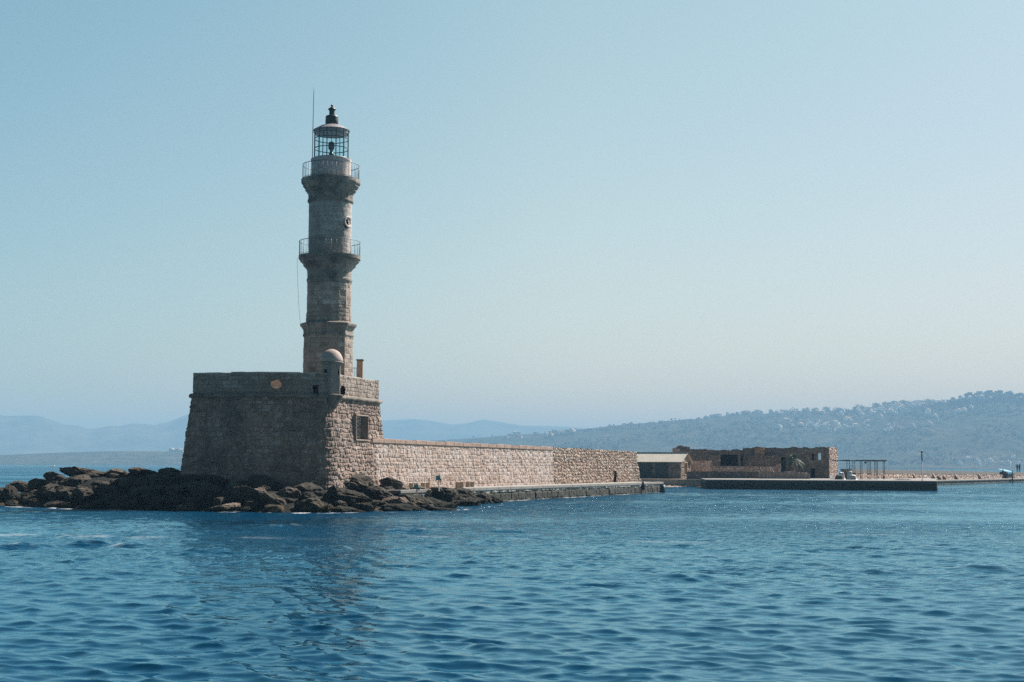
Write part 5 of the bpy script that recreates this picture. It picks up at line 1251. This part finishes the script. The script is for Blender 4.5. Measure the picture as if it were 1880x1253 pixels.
ridge_land('far_mountains', mount_prof([(480, 800), (560, 785), (640, 775), (700, 772.5), (760, 770), (800, 774), (832, 780), (860, 777), (887, 770), (910, 774), (960, 782), (1000, 782.5), (1040, 784), (1100, 788), (1250, 800), (1500, 820), (1800, 850)], 5), 7680, 6740, M['mountain'], 'pale far mountains on the horizon behind the sea wall', 320, 24, .6, 1, 2500, .004, 8)

def town():
    rg = random.Random(21); protos = []
    for k in range(8):                                    # flat-roofed houses and blocks with window bays, a few tiled
        W_, D_, H_ = rg.uniform(7, 15), rg.uniform(8, 11), rg.choice((3.6, 6.4, 6.4, 9.4)); mb = MB()
        mb.box(-W_ / 2, W_ / 2, -D_ / 2, D_ / 2, -4, H_)
        if k != 3: mb.box(-W_ / 2 - .2, W_ / 2 + .2, -D_ / 2 - .2, D_ / 2 + .2, H_, H_ + .5); mb.box(-W_ * .2, W_ * .15, -1, 2.5, H_ + .5, H_ + 2.6)
        else: mb.add([(-W_ / 2 - .4, -D_ / 2 - .4, H_), (W_ / 2 + .4, -D_ / 2 - .4, H_), (W_ / 2 + .4, D_ / 2 + .4, H_), (-W_ / 2 - .4, D_ / 2 + .4, H_), (-W_ / 4, 0, H_ + 2.4), (W_ / 4, 0, H_ + 2.4)], [(0, 1, 5, 4), (1, 2, 5), (2, 3, 4, 5), (3, 0, 4), (3, 2, 1, 0)], 2)
        fl = int(H_ // 2.9)
        for f in range(fl):
            nb = int(W_ // 3)
            for b in range(nb):
                x = -W_ / 2 + (b + .5) * W_ / nb; mb.box(x - .6, x + .6, -D_ / 2 - .06, -D_ / 2 + .02, f * 3 + .8, f * 3 + 2.3, 1)
            if f > 0: mb.box(-W_ * .4, W_ * .4, -D_ / 2 - 1.1, -D_ / 2, f * 3 - .15, f * 3 + .05, 0)
        wm = (M['housewhite'], M['housewhite'], M['housecream'], M['housewhite'], M['housepink'], M['housewhite'], M['housecream'], M['housewhite'])[k]
        o = mb.build('house', [wm, M['houseglass'], M['tiles']]); C.objects.unlink(o); protos.append((o, ('white', 'white', 'cream', 'tile-roofed white', 'pinkish', 'white', 'cream', 'white')[k]))
    spots = []
    def cluster(x0, x1, t0, t1, n):
        for _ in range(n): spots.append((rg.uniform(x0, x1), rg.uniform(t0, t1)))
    cluster(1420, 1660, .84, .98, 60); cluster(1600, 1740, .86, .985, 30); cluster(1540, 1700, .70, .88, 34); cluster(1430, 1560, .58, .72, 22); cluster(1500, 1640, .56, .68, 26)
    cluster(1280, 1430, .92, .995, 20); cluster(1600, 1760, .46, .56, 16); cluster(1680, 1780, .84, .93, 8); cluster(1690, 1800, .60, .70, 10); cluster(1740, 1870, .05, .16, 22); cluster(930, 1060, .72, .9, 16); cluster(1780, 1830, .82, .9, 3)
    names = []
    for k, (px, t) in enumerate(spots):
        p = surf(px, t); pr, col = protos[rg.randrange(8)]
        o = pr.copy(); C.objects.link(o); o.location = p; o.rotation_euler = (0, 0, rg.uniform(.3, 1.2)); s = rg.uniform(.65, 1.05) * (.8 if t < .3 else 1); o.scale = (s, s, s * rg.uniform(.85, 1.1))
        zone = 'along the skyline of the hill' if t > .9 else ('on the middle slope of the hill' if t > .5 else ('by the shore at the foot of the hill'))
        if px < 1100: zone = 'on the low left shoulder of the hill'
        tag(o, 'small hazy %s house %s' % (col, zone), 'house', 'houses of the hillside town')
    # a few houses and a lone tree on the headland
    for px in (317, 323, 329, 336):
        p = surf2(px, .96); pr, col = protos[rg.randrange(8)]; o = pr.copy(); C.objects.link(o); o.location = p; o.scale = (.7, .7, .7)
        tag(o, 'faint %s house on the headland skyline' % col, 'house', 'houses on the headland')
    # trees on the skyline one can tell apart
    def tree_mesh(seed):
        rgn = np.random.RandomState(seed); mb = MB(); vs = []; fs = []
        mb.tube([(0, 0, -1), (.1, 0, 2.5), (0, .1, 4)], [.45, .35, .2], 6, 0)
        for k in range(420):                              # leaf clumps through the crown's volume
            d = rgn.normal(size=3); d /= np.linalg.norm(d); r = rgn.rand() ** .4; c = d * r * np.array((3.6, 3.6, 2.3)) + np.array((0, 0, 4.6)) + .5 * np.sin(d * 5 + seed)
            a = rgn.normal(size=3); a /= np.linalg.norm(a); b = np.cross(a, rgn.normal(size=3)); b /= np.linalg.norm(b); s = rgn.uniform(.35, .8)
            mb.add([c - a * s, c + b * s, c + a * s, c - b * s], [(0, 1, 2, 3)], 1)
        o = mb.build('hill_tree', [M['bark'], M['scrub']]); C.objects.unlink(o); return o
    tps = [tree_mesh(k) for k in range(4)]
    tl = [(870, 1), (905, 1), (1120, 1), (1160, 1), (1233, 1.15), (1240, 1), (1296, 1.2), (1307, 1), (1360, 1.2), (1400, 1), (1445, 1.2), (1512, 1), (1585, 1.1), (1625, 1.2), (1665, 1), (1694, 1.1), (1750, 1.4), (1764, 1.3)] + [(1775 + k * 6.2, 1.5 + .5 * math.sin(k * 2.1)) for k in range(20)]
    for px, s in tl:
        o = tps[rg.randrange(4)].copy(); C.objects.link(o); p = surf(px, .985); o.location = p; o.scale = (s * (1.15 if px > 1745 else .75),) * 3; o.rotation_euler = (0, 0, rg.uniform(0, 6))
        tag(o, 'hazy dark tree in the wood crowning the hill at far right' if px > 1745 else 'lone hazy tree on the hill skyline', 'tree', 'trees on the hill crest' if px > 1745 else 'skyline trees')
    # woods and scrub that read as one mass
    V = []; Fq = []; n = 0; rgn = np.random.RandomState(9)
    for k in range(6600):
        if k < 5600: px = rgn.uniform(1000, 2150); t = rgn.uniform(.05, .955)
        else: px = rgn.uniform(1690, 1960); t = rgn.uniform(.72, 1.0)
        dn = float(fbm(np.array([[px * .012, t * 6, 1.]]), 3, 3)[0])
        if k < 5600 and dn < -.12: continue
        c = surf(px, t); s = rgn.uniform(1.6, 4.4)
        for q in range(9):
            d = rgn.normal(size=3); d /= np.linalg.norm(d); cc = c + d * s * np.array((1, 1, .6)) + np.array((0, 0, s * .7)); a = rgn.normal(size=3); a /= np.linalg.norm(a); b = np.cross(a, rgn.normal(size=3)); b /= np.linalg.norm(b); e = s * rgn.uniform(.3, .6)
            V += [cc - a * e, cc + b * e, cc + a * e, cc - b * e]; Fq.append((n, n + 1, n + 2, n + 3)); n += 4
    me = mesh_np('hillside_woods', np.array(V), np.array(Fq), {}, [M['scrub']], False)
    tag(link('hillside_woods', me), 'dark scrub and woods covering the hillside', 'woods', kind='stuff')
town()

# ================================================================== haze: one closed box of even air
mb = MB(); mb.box(-20500, 20500, -20500, 20500, -12, 262)
hz = mb.build('haze', []); hz.data.materials.clear()
m = bpy.data.materials.new('hazy air'); m.use_nodes = True; t = m.node_tree; t.nodes.clear()
o_ = t.nodes.new('ShaderNodeOutputMaterial'); pv = t.nodes.new('ShaderNodeVolumePrincipled')
pv.inputs['Color'].default_value = (.22, .43, .65, 1); pv.inputs['Absorption Color'].default_value = (.1225, .1225, .1225, 1)
pv.inputs['Density'].default_value = 3.2e-4; pv.inputs['Anisotropy'].default_value = .0
t.links.new(pv.outputs[0], o_.inputs['Volume']); hz.data.materials.append(m)
tag(hz, 'pale blue sea haze', 'haze', kind='stuff')
